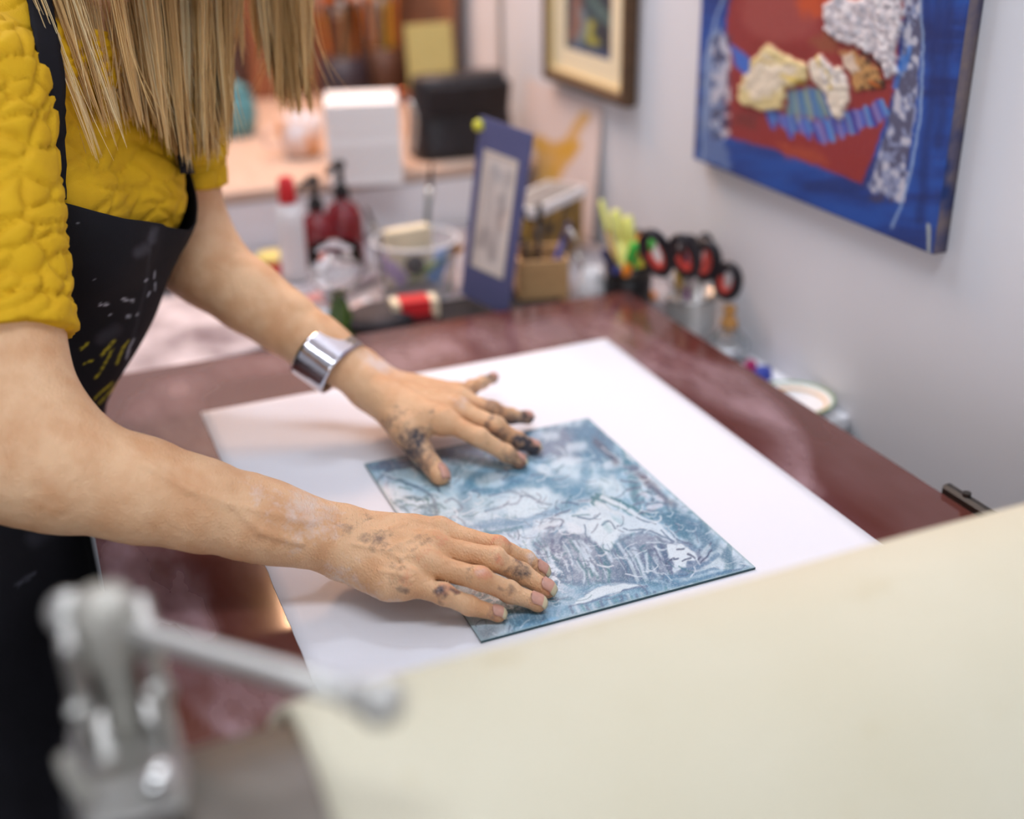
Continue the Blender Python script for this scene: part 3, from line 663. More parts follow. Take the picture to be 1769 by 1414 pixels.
c_ = mixattr('ink', (70, 66, 72), c_, .80, .5, 150)
L(c_, bs.inputs['Base Color'])
mpk = node(m_skin, 'ShaderNodeMapping'); mpk.inputs['Rotation'].default_value = (0, 0, -.35); mpk.inputs['Scale'].default_value = (1.7, .75, 1.2); L(tcn.outputs['Object'], mpk.inputs[0])
vo = node(m_skin, 'ShaderNodeTexVoronoi', feature='DISTANCE_TO_EDGE'); vo.inputs['Scale'].default_value = 330; L(mpk.outputs[0], vo.inputs['Vector'])
wv = node(m_skin, 'ShaderNodeTexNoise'); wv.inputs['Scale'].default_value = 300; wv.inputs['Detail'].default_value = 4; L(mpk.outputs[0], wv.inputs['Vector'])
ad = node(m_skin, 'ShaderNodeMath', operation='ADD'); L(vo.outputs['Distance'], ad.inputs[0]); L(wv.outputs[0], ad.inputs[1])
bp = node(m_skin, 'ShaderNodeBump'); bp.inputs['Strength'].default_value = .7; bp.inputs['Distance'].default_value = .0011; L(ad.outputs[0], bp.inputs['Height']); L(bp.outputs[0], bs.inputs['Normal'])

vb, fb = np.concatenate([ar[0], al[0], co[0]]), np.concatenate([ar[1], al[1]+len(ar[0]), co[1]+len(ar[0])+len(al[0])])
body = mk('body', (vb, fb), m_skin, person, True)
# stains of ink, chalky powder and reddened knuckles, each at its own place on the skin
ink = np.zeros(len(vb)); chalk = np.zeros(len(vb)); flush = np.zeros(len(vb))
vbw = vb+.014*(np.stack([v3noise(vb, 70, 31), v3noise(vb, 70, 32), v3noise(vb, 70, 33)], 1)-.5)+.007*(np.stack([v3noise(vb, 190, 34), v3noise(vb, 190, 35), v3noise(vb, 190, 36)], 1)-.5)
def spot(arr, c, r, s): np.maximum(arr, s*1.25*sm(r*1.6, r*.1, np.linalg.norm(vbw-c, axis=1)), out=arr)
def on(x, y, D, F): return gd(x, y, D)
for (x_, y_, z_, r_, s_) in ((622, 905, .062, .010, .42), (650, 932, .062, .012, .45), (606, 915, .064, .012, .40), (697, 1016, .038, .006, .5), (770, 1020, .036, .007, .55), (812, 1000, .042, .008, .36),
                             (878, 1024, .028, .0065, .62), (893, 983, .031, .010, .50), (900, 990, .028, .008, .5), (848, 958, .048, .008, .3), (925, 1035, .015, .008, .35), (855, 1058, .012, .008, .3), (725, 930, .058, .012, .3), (700, 960, .056, .014, .3), (690, 985, .05, .012, .26)):
    spot(ink, gz(x_, y_, z_), r_*1.3, s_)
for n_ in ('index', 'middle'): 
    p_, r_ = RF_[n_]
    spot(ink, p_[2]-upv*.004, .014, .32)
for n_, s_ in (('index', .44), ('middle', .80), ('ring', .66), ('little', .60)):
    p_, r_ = LF_[n_]
    for k in (1, 2, 3): spot(ink, p_[k]+unit(CAM-p_[k])*.003-doL*.004, .014, s_*(1.05 if k > 1 else .75))
    spot(ink, (p_[2]+p_[3])/2+unit(CAM-p_[2])*.004, .013, s_)
spot(ink, LF_['middle'][0][2]+doL*.004, .016, .5); spot(ink, LF_['index'][0][2]+doL*.004-V(.004, 0, 0), .010, .5); spot(ink, LF_['ring'][0][1]+doL*.004, .018, .42); spot(ink, LF_['ring'][0][3], .016, .5)
for k in (1, 2): spot(ink, LT_[0][k]+V(-.006, 0, .004), .024, .62 if k == 2 else .42)
spot(ink, LT_[0][2]*.5+LT_[0][3]*.5-V(.006, 0, 0), .018, .6)
spot(ink, gz(705, 748, .045), .008, .5); spot(ink, (LF_['index'][0][0]+LT_[0][1])/2, .016, .42)
for n_ in RF_:
    p_, r_ = RF_[n_]; spot(flush, p_[1]+doR*.008, .009, .45); spot(flush, p_[0]+doR*.010, .012, .3); spot(flush, p_[3], .012, .35)
for n_ in LF_: spot(flush, LF_[n_][0][3]+doL*.003, .010, .4)
spot(chalk, gz(832, 995, .044), .008, .55); spot(chalk, gz(915, 965, .026), .009, .5); spot(chalk, gz(770, 1014, .039), .006, .5)
spot(chalk, RW+doR*.02-armR*.03, .035, .42); spot(chalk, RW+doR*.02-armR*.07, .03, .32); spot(chalk, LW+doL*.02+armL*.005, .028, .5); spot(chalk, LF_['middle'][0][0]+doL*.01, .018, .35)
spot(chalk, gz(660, 1030, .02), .03, .4); spot(chalk, gz(600, 1000, .03), .03, .35)
for nme, arr in (('ink', ink), ('chalk', chalk), ('flush', flush)): fattr(body, nme, arr)
# eyes and brows
m_eye = M('eye_white', (232, 228, 224), .2, coat=.5); m_iris = M('iris', (74, 92, 104), .25); m_brow = M('brow_hair', (150, 118, 78), .7)
for s in (-1, 1):
    ec = HEAD+HF*.0705+HL*s*.032+HU*.005; e_ = mk('eye', sph(ec, .0116, 20, 14), m_eye, body, True); dn_ = unit(HF-HU*.45)
    mk('eyelid', sph(ec+HU*.0030+HF*.0006, .0122, 20, 12, (1.05, 1., .78), HR_), m_skin, body, True)
    mk('eyebrow', tube([ec+HF*.012+HU*.017-HL*s*.016, ec+HF*.015+HU*.021, ec+HF*.009+HU*.017+HL*s*.018], [.002, .0028, .0014], 8), m_brow, body, True)
    mk('iris', lathe([(.0001, .0112), (.0030, .0116), (.0052, .0108)][::-1], 18, ec, frame_to(dn_)), m_iris, body, True)
spot(flush, HEAD+HF*.088-HU*.055, .016, .9)
fl_ = body.data.attributes['flush']; fl_.data.foreach_set('value', flush.astype(np.float32))
# fingernails, laid onto the fingertip surface
m_nail = M('fingernail', (206, 156, 138), .3, var=.5, vscale=300, col2=(180, 140, 126), coat=.2)
m_nailtip = M('fingernail_tip', (206, 194, 160), .35)
def nail(fn, p, r, dors, ln, wd, tilt=0.):
    t_ = unit(p[3]-p[2]); dn = unit(dors-t_*(dors@t_)); sd = np.cross(t_, dn); dn = math.cos(tilt)*dn+math.sin(tilt)*sd; sd = np.cross(t_, dn)
    n_, m_ = 11, 9; G = np.zeros((n_, m_, 3))
    for i in range(n_):
        u_ = i/(n_-1)
        wv_ = wd*(math.sqrt(max(0, 1-((.28-u_)/.28)**2)) if u_ < .28 else (1 if u_ < .82 else math.sqrt(max(.12, 1-((u_-.82)/.24)**2))))
        for j in range(m_):
            v_ = (j/(m_-1)-.5)*wv_; G[i, j] = p[3]+t_*(r[3]*.92-ln*(1-u_)+.001)+sd*v_+dn*.012
    Q = G.reshape(-1, 3).copy()
    for _ in range(40):
        d = fn(Q)-.00035; Q = Q-dn*np.clip(d, -.001, .004)[:, None]*.7
    # keep the free edge from rolling over the fingertip
    Q = Q.reshape(n_, m_, 3); hgt = ((Q-p[3])@dn)
    for i in range(1, n_):
        lim = hgt[i-1]-.0011; lowr = hgt[i] < lim; Q[i][lowr] += dn*(lim-hgt[i])[lowr][:, None]; hgt[i] = np.maximum(hgt[i], lim)
    vf = sheet(Q, .0006); return vf, (n_-1)*(m_-1)
for fn, Fs, T, do in ((right_fn, RF_, None, doR), (left_fn, LF_, LT_, doL)):
    for n_ in Fs:
        p_, r_ = Fs[n_]; wd = r_[3]*1.75
        vf, k = nail(fn, p_, r_, do, .0158 if n_ != 'little' else .0135, wd, 0.)
        o = mk('fingernail', vf, [m_nail, m_nailtip], body, True)
        mi = np.zeros(len(vf[1]), np.int32); mi[k-24:k] = 1; mi[2*k-24:2*k] = 1; o.data.polygons.foreach_set('material_index', mi)
    if T:
        tt = unit(T[0][3]-T[0][2]); od = unit(V(.62, .1, .75)); vf, k = nail(fn, T[0], T[1], od, .0185, T[1][3]*1.75)
        o = mk('fingernail', vf, [m_nail, m_nailtip], body, True)
        mi = np.zeros(len(vf[1]), np.int32); mi[k-16:k] = 1; o.data.polygons.foreach_set('material_index', mi)

# ---- silver cuff on the left wrist
m_silver = M('silver', (214, 214, 222), .13, 1., bump=.12, bscale=120)
cw = gd(566, 618, 1.185); ca = unit(LW-LE); cs_ = unit(np.cross(ca, upv)); cu = np.cross(cs_, ca)
n_, m_ = 60, 14; G = np.zeros((n_, m_, 3))
ang = np.linspace(math.radians(-118), math.radians(238), n_)
for i, a_ in enumerate(ang):
    ca_, sa_ = math.cos(a_), math.sin(a_); k_ = (abs(ca_)**3+abs(sa_)**3)**(-1/3)
    for j in range(m_): G[i, j] = cw+cs_*ca_*k_*.0335+cu*sa_*k_*.0245+ca*(j/(m_-1)-.5)*.039
cuff = mk('bracelet', sheet(G, .0016), m_silver, person, True, 'wide polished silver cuff bracelet')

# ---- blouse: torso and sleeves with quilted relief
TB = np.stack([LAT, FRW, upv], 1)
def torso_fn(P):
    d = ell(P, CH, (.138, .098, .215), TB)
    for s in (-.066, .046): d = smin(d, ell(P, CH+FRW*.062+LAT*s-upv*.025, (.062, .058, .070), TB), .03)
    d = smin(d, ell(P, WST, (.126, .090, .17), TB), .06)
    d = smin(d, cap(P, SR+(SLs-SR)*.12-upv*.012, SLs-(SLs-SR)*.12-upv*.012, .050, .050), .05)
    return d
def sleeve(P, S_, E_, t1, r0, r1):
    a, b = S_, S_+(E_-S_)*t1; ax = unit(E_-S_)
    d = cap(P, a, b+ax*.03, r0, r1); return np.maximum(d, (P-b)@ax)
def blouse_fn(P):
    t = torso_fn(P); t = smin(t, ell(P, HIP+upv*.05, (.105, .165, .12)), .05)
    t = np.maximum(t, -(P[:, 2]-.05))
    t = np.maximum(t, -(np.linalg.norm(P-(MID_+upv*.115+FRW*.03), axis=1)-.10))       # neck opening
    s = np.minimum(sleeve(P, SR, RE, .68, .060, .0500), sleeve(P, SLs, LE, .70, .052, .047))
    return smin(t, s, .012)
vq, fq = surface_net(blouse_fn, *bounds([MID_, HIP, SR, SLs, SR+(RE-SR)*.70, SLs+(LE-SLs)*.72], .16), .0029)
m_blouse = M('yellow_quilted_cotton', (214, 168, 8), .8, var=.35, vscale=40, col2=(192, 142, 4), bump=.25, bscale=900)
blouse = mk('blouse', (vq, fq), m_blouse, person, True)
me = blouse.data; nv_ = len(vq); nr = np.zeros(nv_*3); me.vertices.foreach_get('normal', nr); nr = nr.reshape(-1, 3)
q1 = np.zeros(nv_)
# leaf-shaped pads between stitched lines
wx = np.stack([v3noise(vq, 22, 1), v3noise(vq, 22, 2), v3noise(vq, 22, 3)], 1)-.5
pq = (vq+wx*.030)@np.array([[1, 0, 0], [0, 1, 0], [0, 0, 2.7]])/.044
for i in range(nv_):
    d_, _ = mnoise.voronoi(Vector(pq[i])); q1[i] = d_[1]-d_[0]
pad = np.clip(q1, 0, .42)/.42; pad = np.sin(pad*math.pi/2)**.45
hem = np.zeros(nv_)
for S_, E_, t1 in ((SR, RE, .68), (SLs, LE, .70)):
    ax = unit(E_-S_); dd = (vq-(S_+(E_-S_)*t1))@ax; near = np.linalg.norm(vq-(S_+(E_-S_)*t1), axis=1) < .09
    hem = np.maximum(hem, near*(sm(-.0022, 0, -np.abs(dd+.022))))
dsl = np.minimum(sleeve(vq, SR, RE, .68, .060, .0500), sleeve(vq, SLs, LE, .70, .052, .047)); onsl = sm(.012, .002, np.abs(dsl)); hemd = (vq-(SR+(RE-SR)*.68))@unit(RE-SR)
qa = (.0046+.0026*onsl)*np.where(np.linalg.norm(vq-(SR+(RE-SR)*.68), axis=1) < .08, .35+.65*sm(0, -.02, hemd), 1)
big = (v3noise(vq, 26, 9)-.5)*.006
vn = vq-ORG[blouse.name]+nr*((pad-.75)*qa+big*(.4+.6*onsl)-hem*.003)[:, None]
me.vertices.foreach_set('co', vn.ravel()); me.update()

# ---- trousers and shoes
def trousers_fn(P):
    d = ell(P, HIP, (.105, .165, .13))
    for s in (-1, 1): d = smin(d, chain(P, [HIP+V(-.0, s*.085, -.04), HIP+V(-.03, s*.09, -.40), V(HIP[0]-.07, HIP[1]+s*.10, ZF+.03)], [.088, .066, .060], .03), .02)
    return np.maximum(d, P[:, 2]-.03)
m_trs = M('black_denim', (20, 19, 24), .85, var=.5, vscale=60, col2=(34, 33, 40), bump=.15, bscale=700)
mk('trousers', surface_net(trousers_fn, V(-.40, .82, ZF+.02), V(.06, 1.48, .06), .011), m_trs, person, True)
m_shoe = M('black_leather', (24, 22, 22), .5)
for s in (-1, 1):
    c = V(HIP[0]-.03, HIP[1]+s*.10, ZF)
    mk('shoe', join(sph(c+V(.03, 0, .035), 1, 20, 12, (.12, .043, .035)), cbox(c+V(.02, 0, .009), (.25, .075, .016), .007), sph(c+V(-.05, 0, .06), 1, 16, 10, (.045, .04, .05))), m_shoe, person, True)

# ---- apron: bib standing a little off the chest, skirt hanging to the knee, two straps
def axis(z):
    zs = [-1, HIP[2], WST[2], CH[2]]; pts = [HIP, HIP, WST, CH]
    return np.array([np.interp(z, zs, [p[k] for p in pts]) for k in range(3)])*V(1, 1, 0)+V(0, 0, z)
def fdir(z): k = float(sm(-.05, .2, z)); return unit(FRW*k+V(1, -.12, 0)*(1-k))
def under_fn(P): return np.minimum(torso_fn(P), ell(P, HIP, (.112, .170, .14)))
def trace_in(o, d, off):
    o = np.atleast_2d(o); t = np.full(len(o), .42)
    for _ in range(50): t -= np.clip(under_fn(o+d*t[:, None])-off, -.02, .05)*.8
    return t
nph, nzz = 72, 110
PH = np.linspace(-82, 84, nph); RW_ = np.zeros((nph, nzz)); Pt = np.zeros((nph, nzz, 3))
ZT = np.interp(PH, [-82, -55, -25, 5, 30, 50, 66, 84], [.335, .306, .272, .245, .228, .230, .256, .312])
tt = np.linspace(0, 1, nzz)**1.25
for j in range(nzz):
    for i in range(nph):
        z = ZT[i]+(-.58-ZT[i])*tt[j]; f_ = fdir(z); l_ = unit(np.cross(upv, f_)); ph = math.radians(PH[i]*((1 if PH[i] < 0 else .64)+(.42 if PH[i] < 0 else .78)*float(sm(.26, .02, z))))
        Pt[i, j] = axis(z); Pt[i, j, 2] = z; RW_[i, j] = 0
        Pt[i, j] = axis(max(z, -.09))*V(1, 1, 0)+V(0, 0, z)
D_ = np.zeros_like(Pt)
for j in range(nzz):
    for i in range(nph):
        z = Pt[i, j, 2]; f_ = fdir(z); l_ = unit(np.cross(upv, f_)); ph = math.radians(PH[i]*((1 if PH[i] < 0 else .64)+(.42 if PH[i] < 0 else .78)*float(sm(.26, .02, z)))); D_[i, j] = f_*math.cos(ph)+l_*math.sin(ph)
org_ = Pt.copy(); org_[..., 2] = np.maximum(org_[..., 2], -.09)
RW_ = trace_in(org_.reshape(-1, 3), D_.reshape(-1, 3), .007).reshape(nph, nzz)
for _ in range(10):   # cloth spans hollows
    k = RW_.copy(); k[1:-1] = np.maximum(k[1:-1], (k[:-2]+k[2:])/2); k[:, 1:-1] = np.maximum(k[:, 1:-1], (k[:, :-2]+k[:, 2:])/2); RW_ = k
gap = .018*np.exp(-((PH-5)/45.)**2)[:, None]*sm(.25, 0., tt)[None]
Pa = Pt+D_*(RW_+gap)[..., None]
fold = (fbm(PH[:, None]*.07+0*tt[None], tt[None]*2+0*PH[:, None], 12)-.5)*.012*sm(.25, .6, tt)[None]
Pa += D_*fold[..., None]
# the skirt stays on the near side of the bed edge
lim = -.0125; over = (Pa[..., 0] > lim) & (Pa[..., 2] < .03); Pa[..., 0][over] = lim-.3*np.minimum(Pa[..., 0][over]-lim, .02)*0
Pa = spline(Pa[:, ::-1], 216); Pa = np.swapaxes(spline(np.swapaxes(Pa, 0, 1), 340), 0, 1)
m_apron = M('black_apron_cloth', (17, 16, 21), .8, var=.5, vscale=14, col2=(28, 27, 34), bump=.2, bscale=800, attr='paint', spec=.25)
apron = mk('apron', sheet(Pa, .0016), m_apron, person, True)
# flecks and strokes of dried paint on the cloth
A = Art(Pa.reshape(-1, 3), (17, 16, 21), warp=2.0, wscale=.12, seed=61); S_ = A.stroke
YL, WT = (206, 190, 40), (196, 198, 208)
for w_, q in ((1.8, [(152, 593), (140, 603)]), (2.2, [(198, 588), (186, 601), (175, 614)]), (2.0, [(194, 603), (182, 627), (166, 651)]), (2.2, [(215, 596), (208, 612), (201, 628)]), (1.7, [(193, 662), (178, 675), (163, 688)]), (2.2, [(208, 656), (190, 677), (171, 697)]), (1.4, [(160, 622), (146, 628)]), (1.4, [(222, 588), (212, 600)])): S_(YL, w_, q, .9, .5, dry=.42)
for w_, q in ((1.8, [(173, 525), (175, 526)]), (2.2, [(182, 526), (186, 526)]), (2.2, [(213, 516), (220, 518)]), (2.2, [(226, 519), (230, 519)]), (1.8, [(220, 547), (225, 546)]), (1.8, [(236, 544), (238, 542)]), (1.8, [(250, 486), (253, 483)]), (1.3, [(267, 469), (266, 480)]), (1.3, [(269, 488), (268, 502)]), (1.6, [(256, 510), (259, 503)]), (1.4, [(231, 586), (224, 600), (219, 618)]), (1.2, [(191, 543), (192, 544)]), (1.2, [(162, 484), (163, 485)]), (1.2, [(134, 386), (135, 387)])): S_(WT, w_, q, .85, .5)
for w_, q, a_ in ((7, [(268, 398), (262, 415)], .35), (9, [(240, 436), (250, 430)], .3), (10, [(175, 585), (200, 570)], .18), (3, [(262, 400), (250, 500), (215, 640)], .10), (14, [(60, 930), (120, 890), (150, 880)], .12), (3, [(30, 1010), (60, 990)], .3)): S_((120, 120, 132), w_, q, a_, .8)
# the hemmed edge shows as a paler line
ap = np.zeros((216, 340)); ap[:, 0:3] = .35; A.mix(np.arange(216*340), ap.ravel(), (60, 58, 70))
colattr(apron, 'paint', np.concatenate([A.c, A.c]))
def cast(fn, x_, y_, off, t0=.6, t1=1.5):
    """first point of the view ray on the cloth; a ray that misses is pulled onto the nearest part of the surface"""
    d_ = ray(x_, y_); k = np.linalg.norm(d_); ts = np.linspace(t0, t1, 300); s_ = fn(CAM+d_[None]*ts[:, None])-off
    hit = np.nonzero(s_ < 0)[0]; q = CAM+d_*ts[hit[0] if len(hit) else s_.argmin()]
    for _ in range(12):
        e = 1e-4; b_ = fn(np.array([q, q+V(e, 0, 0), q+V(0, e, 0), q+V(0, 0, e)])); g_ = (b_[1:]-b_[0])/e; q = q-unit(g_)*(b_[0]-off)*.8
    return q, 0
def strap(cl, wpx):
    C_ = spline(cl, 40); G = np.zeros((40, 6, 3))
    for i in range(40):
        for j in range(6): G[i, j] = cast(torso_fn, C_[i, 0]+(j/5-.5)*wpx, C_[i, 1], .0075)[0]
    return sheet(G[:, ::-1], .0016)
m_strap = M('black_apron_strap', (17, 16, 21), .8, var=.4, vscale=40, col2=(28, 27, 34), spec=.25)
mk('strap', strap([(56, -60), (66, 0), (78, 70), (87, 140), (88, 230), (92, 345)], 42), m_strap, apron, True)
mk('strap', strap([(268, -60), (284, 20), (300, 110), (312, 200), (322, 300)], 26), m_strap, apron, True)

# ---- blond hair hanging forward on both sides of the face
m_hair = M('blond_hair', (206, 172, 116), .36, attr='tone', spec=.7)
nt = m_hair.node_tree; pb = nt.nodes['Principled BSDF']; tl_ = node(m_hair, 'ShaderNodeBsdfTranslucent'); ms_ = node(m_hair, 'ShaderNodeMixShader'); ms_.inputs[0].default_value = .55
nt.links.new(pb.inputs['Base Color'].links[0].from_socket, tl_.inputs[0]); nt.links.new(pb.outputs[0], ms_.inputs[1]); nt.links.new(tl_.outputs[0], ms_.inputs[2]); nt.links.new(ms_.outputs[0], nt.nodes['Material Output'].inputs[0])
TONE = []
def lock(n, xs, top_y, tip, slope, dep, seed, clumps, curl=8.):
    r_ = np.random.default_rng(seed); cu_ = np.sort(r_.uniform(0, 1, clumps)); ctip = np.array([tip(u) for u in cu_])+r_.normal(0, 10, clumps); cdx = r_.normal(0, curl, clumps); cD = r_.normal(0, .012, clumps); cT = r_.normal(.5, .2, clumps); wob = r_.normal(0, 4, clumps)
    S = []
    for i in range(n):
        u = r_.uniform(0, 1); k = np.abs(cu_-u).argmin(); g = .22
        ut = u*(1-g)+cu_[k]*g; x0 = xs[0]+(xs[1]-xs[0])*u; yt = .5*ctip[k]+.5*tip(u)-abs(r_.normal(0, 20)) + (r_.uniform(5, 22) if r_.random() < .08 else 0)
        x0 -= slope(u)*(-25-top_y)*-1*0; x1 = xs[0]+(xs[1]-xs[0])*ut+slope(ut)*(yt+25)+cdx[k]; x0 = x0-slope(u)*(-25-top_y); D = dep(u)+r_.normal(0, .006)+cD[k]
        bend = r_.normal(0, 5); fly = r_.random() < .035; fx_ = r_.normal(0, 26) if fly else 0
        hd = proj(HEAD+HU*.10-HF*.02); p = []
        for t in np.linspace(0, 1, 11):
            yy = top_y+(yt-top_y)*t; xx = x0+(x1-x0)*t+bend*math.sin(t*3.1)+wob[k]*math.sin(t*5+k)+fx_*t**4
            p.append(gd(xx, yy, D+(.012*t*t)))
        # upper part of the strand, up to the crown
        up_ = []
        side = HL*(.078 if (p[0]-HEAD)@HL > 0 else -.078)
        s0 = HEAD+HU*.115-HF*.01+side*.15+r_.normal(0, .006, 3); s1 = HEAD+side*1.12+HU*.05+HF*(.02+.05*(u-.5))+r_.normal(0, .006, 3)
        up_ = [s0, (s0+s1)/2+side*.45+HU*.012, s1]
        S.append(spline(np.array(up_+p), 22)); TONE.append(cT[k])
    return np.array(S)
def hair_mesh(S, w0):
    n, m = S.shape[:2]; T = np.gradient(S, axis=1); T /= np.linalg.norm(T, axis=2, keepdims=True)+1e-9
    ref = unit(V(.3, .8, .1)); X = np.cross(T, ref); X /= np.linalg.norm(X, axis=2, keepdims=True)+1e-9; Y = np.cross(T, X)
    w = (w0*np.random.default_rng(2).uniform(.6, 1.5, n))[:, None]*np.where(np.linspace(0, 1, m) > .9, 1-.75*(np.linspace(0, 1, m)-.9)/.1, 1)[None]
    v = np.stack([S+(X*math.cos(a)+Y*math.sin(a))*w[..., None] for a in (0, 2.094, 4.189)], 2)   # n, m, 3 ring points
    base = (np.arange(n)*m*3)[:, None, None]; i = np.arange(m-1)[None, :, None]; j = np.arange(3)[None, None]
    f = np.stack([base+i*3+j, base+i*3+(j+1) % 3, base+(i+1)*3+(j+1) % 3, base+(i+1)*3+j], -1).reshape(-1, 4)
    return v.reshape(-1, 3), f
tipA = lambda u: float(np.interp(u, [0, .12, .3, .45, .6, .75, .88, 1], [185, 215, 205, 225, 262, 278, 272, 215]))
slA = lambda u: float(np.interp(u, [0, .2, .5, .8, 1], [.34, .22, .16, .06, -.03]))
S1 = lock(6500, (62, 402), -230, tipA, slA, lambda u: .955+.13*u, 5, 110, 9.)
S2 = lock(1900, (446, 536), -230, lambda u: float(np.interp(u, [0, .3, .55, 1], [125, 190, 205, 120])), lambda u: .10-.06*u, lambda u: 1.13+.01*u, 8, 30, 6.)
S3 = lock(260, (400, 452), -230, lambda u: 70+40*math.sin(u*9), lambda u: .05, lambda u: 1.12, 9, 10, 6.)
S5 = lock(110, (46, 130), -230, lambda u: 235+50*math.sin(u*7), lambda u: .40-.1*u, lambda u: .945, 15, 14, 12.)
# crown: strands over the back of the head down to the nape
S4 = []
for i in range(2200):
    th = RNG.uniform(-1.9, 1.9); s = math.sin(th); c = math.cos(th); Rr = .104+RNG.uniform(-.004, .006)
    q = [HEAD+HU*.122+HF*.03*RNG.uniform(-1, 1), HEAD+HU*.09+(HL*s-HF*c)*Rr*.8, HEAD+HU*.02+(HL*s-HF*c)*Rr*1.05, HEAD-HU*.06+(HL*s-HF*c)*Rr*1.0, HEAD-HU*.12+(HL*s*.9-HF*c)*Rr*.95-upv*.03]
    S4.append(spline(np.array(q)+RNG.normal(0, .003, (5, 3)), 22))
for i in range(1300):   # from the parting over the forehead and temples to the sides
    s = RNG.choice([-1, 1]); fz = RNG.uniform(-.03, .062); top = HEAD+HU*(.126-max(0, fz-.02)*.7)+HF*fz+HL*s*.003
    q = [top, HEAD+HU*.098+HF*(fz*1.12+.006)+HL*s*.052, HEAD+HU*.05+HF*(fz*.85)+HL*s*.083, HEAD-HU*.02+HF*(fz*.55)+HL*s*.092, HEAD-HU*.09+HF*(fz*.4)+HL*s*.094-upv*.02]
    S4.append(spline(np.array(q)+RNG.normal(0, .0022, (5, 3)), 22))
SS = np.concatenate([S1, S2, S3, S5, np.array(S4)])
hair = mk('hair', hair_mesh(SS, .00030), m_hair, person, True, 'long straight blond hair hanging forward over the chest', kind='stuff')
tone = np.clip(np.array(TONE+[.5]*len(S4)+[.5]*0)+RNG.normal(0, .16, len(SS)), 0, 1)[:, None, None]; ca_, cb_, cc_ = lin((206, 166, 104)), lin((250, 220, 158)), lin((255, 244, 208))
cA = np.where(tone < .5, ca_+(cb_-ca_)*tone*2, cb_+(cc_-cb_)*(tone*2-1)); cA = np.broadcast_to(cA, (len(SS), 66, 3))
colattr(hair, 'tone', cA.reshape(-1, 3))

# ------------------------------------------------------------------ pictures on the right wall
def box_at(name, c, s, mat, bev=.002, R=None, **k): return mk(name, cbox(c, s, bev, R), mat, **k)
XF = XW-.018
ny_, nz_ = 235, 290
Y0, Y1, Z0, Z1 = .872, 1.337, .172, .752
P = np.stack([np.full((ny_, nz_), XF)]+np.meshgrid(np.linspace(Y0, Y1, ny_), np.linspace(Z0, Z1, nz_), indexing='ij'), -1)
A = Art(P.reshape(-1, 3), (30, 66, 142), warp=5, wscale=.03, seed=71); x, y = A.P.T; al_ = np.arange(len(x)); P_, S_ = A.poly, A.stroke
n = fbm(x*.012, y*.05, 81); A.mix(al_, sm(.45, .7, n)*.6, (34, 88, 176)); A.mix(al_, sm(.5, .3, n)*.6, (22, 44, 104))
P_((150, 50, 44), [(1262, -60), (1620, -60), (1556, 40), (1548, 150), (1520, 240), (1488, 318), (1420, 290), (1330, 258), (1252, 234), (1254, 110), (1258, 30)], .97, 3, 3)
P_((168, 84, 78), [(1270, -40), (1400, -40), (1420, 20), (1400, 60), (1330, 80), (1290, 50)], .6, 14, 12); P_((208, 84, 30), [(1370, -40), (1440, -40), (1420, 25), (1385, 25)], .75, 12, 12)
P_((180, 82, 50), [(1340, 245), (1420, 262), (1430, 285), (1360, 270)], .6, 8, 6); P_((90, 50, 48), [(1268, 195), (1308, 200), (1305, 225), (1270, 220)], .5, 8, 6); P_((128, 40, 38), [(1300, 70), (1390, 80), (1440, 120), (1400, 140), (1310, 110)], .5, 14, 10)
# grey-white lacy bands at both sides
P_((130, 152, 190), [(1246, 40), (1258, 75), (1255, 160), (1250, 235), (1262, 296), (1212, 272), (1216, 150), (1226, 70)], .85, 4, 6)
P_((58, 92, 160), [(1214, 220), (1250, 232), (1264, 298), (1212, 276)], .5, 5, 5)
P_((146, 156, 186), [(1562, -40), (1592, -40), (1590, 80), (1580, 200), (1562, 330), (1552, 348), (1500, 326), (1530, 240), (1550, 150), (1562, 60)], .9, 3, 5)
lace = fbm(x*.10, y*.07, 99, 3); bandm = ((x < 1262) & (x > 1228) & (y > 60) & (y < 240)) | ((x > 1500) & (x < 1592) & (y < 350) & (x > 1562-np.clip(y-100, 0, 300)*.26) & (x < 1598-np.clip(y, 0, 400)*.10))
A.mix(al_, bandm*sm(.52, .58, lace)*.8, (70, 66, 92)); A.mix(al_, bandm*sm(.44, .38, lace)*.8, (206, 204, 212))
for q in ([(1252, -20), (1236, 40), (1220, 120), (1214, 220), (1212, 275)], [(1590, -20), (1594, 80), (1590, 180), (1580, 270), (1560, 345), (1540, 390)]): S_((150, 178, 214), 2.2, q, .8, .6)
for q in ([(1625, -20), (1615, 120), (1600, 260), (1590, 380)], [(1600, -20), (1606, 100)], [(1642, 0), (1630, 160), (1622, 250)]): S_((18, 40, 100), 9, q, .6, .8)
S_((170, 180, 176), 3, [(1605, 390), (1602, 438)], .9, .6)
# blue fringe of brush strokes below the pale shape
rs = np.random.default_rng(12)
for i in range(26):
    t = i/25; x0 = 1325+t*200; y0 = 190+34*math.sin(t*math.pi*.9)-t*30+rs.uniform(-4, 4); L = rs.uniform(18, 34)
    S_([(44, 104, 200), (84, 150, 214), (36, 74, 168), (120, 130, 200)][i % 4], 4, [(x0, y0), (x0+L*.35, y0+L)], .9, .5)
for i in range(9): S_([(44, 104, 200), (70, 120, 206)][i % 2], 4, [(1264+i*5, 78+i*4), (1272+i*4, 112+i*3)], .85, .5)
for q in ([(1560, 100), (1545, 150)], [(1572, 80), (1562, 120)]): S_((52, 124, 206), 4, q, .8, .6)
P_((108, 146, 150), [(1360, 155), (1420, 150), (1440, 200), (1400, 200), (1362, 195)], .9, 4, 6)
for i in range(10): S_([(70, 130, 180), (150, 170, 150), (60, 110, 190)][i % 3], 3, [(1366+i*7, 156), (1372+i*8, 190+rs.uniform(0, 18))], .8, .6)
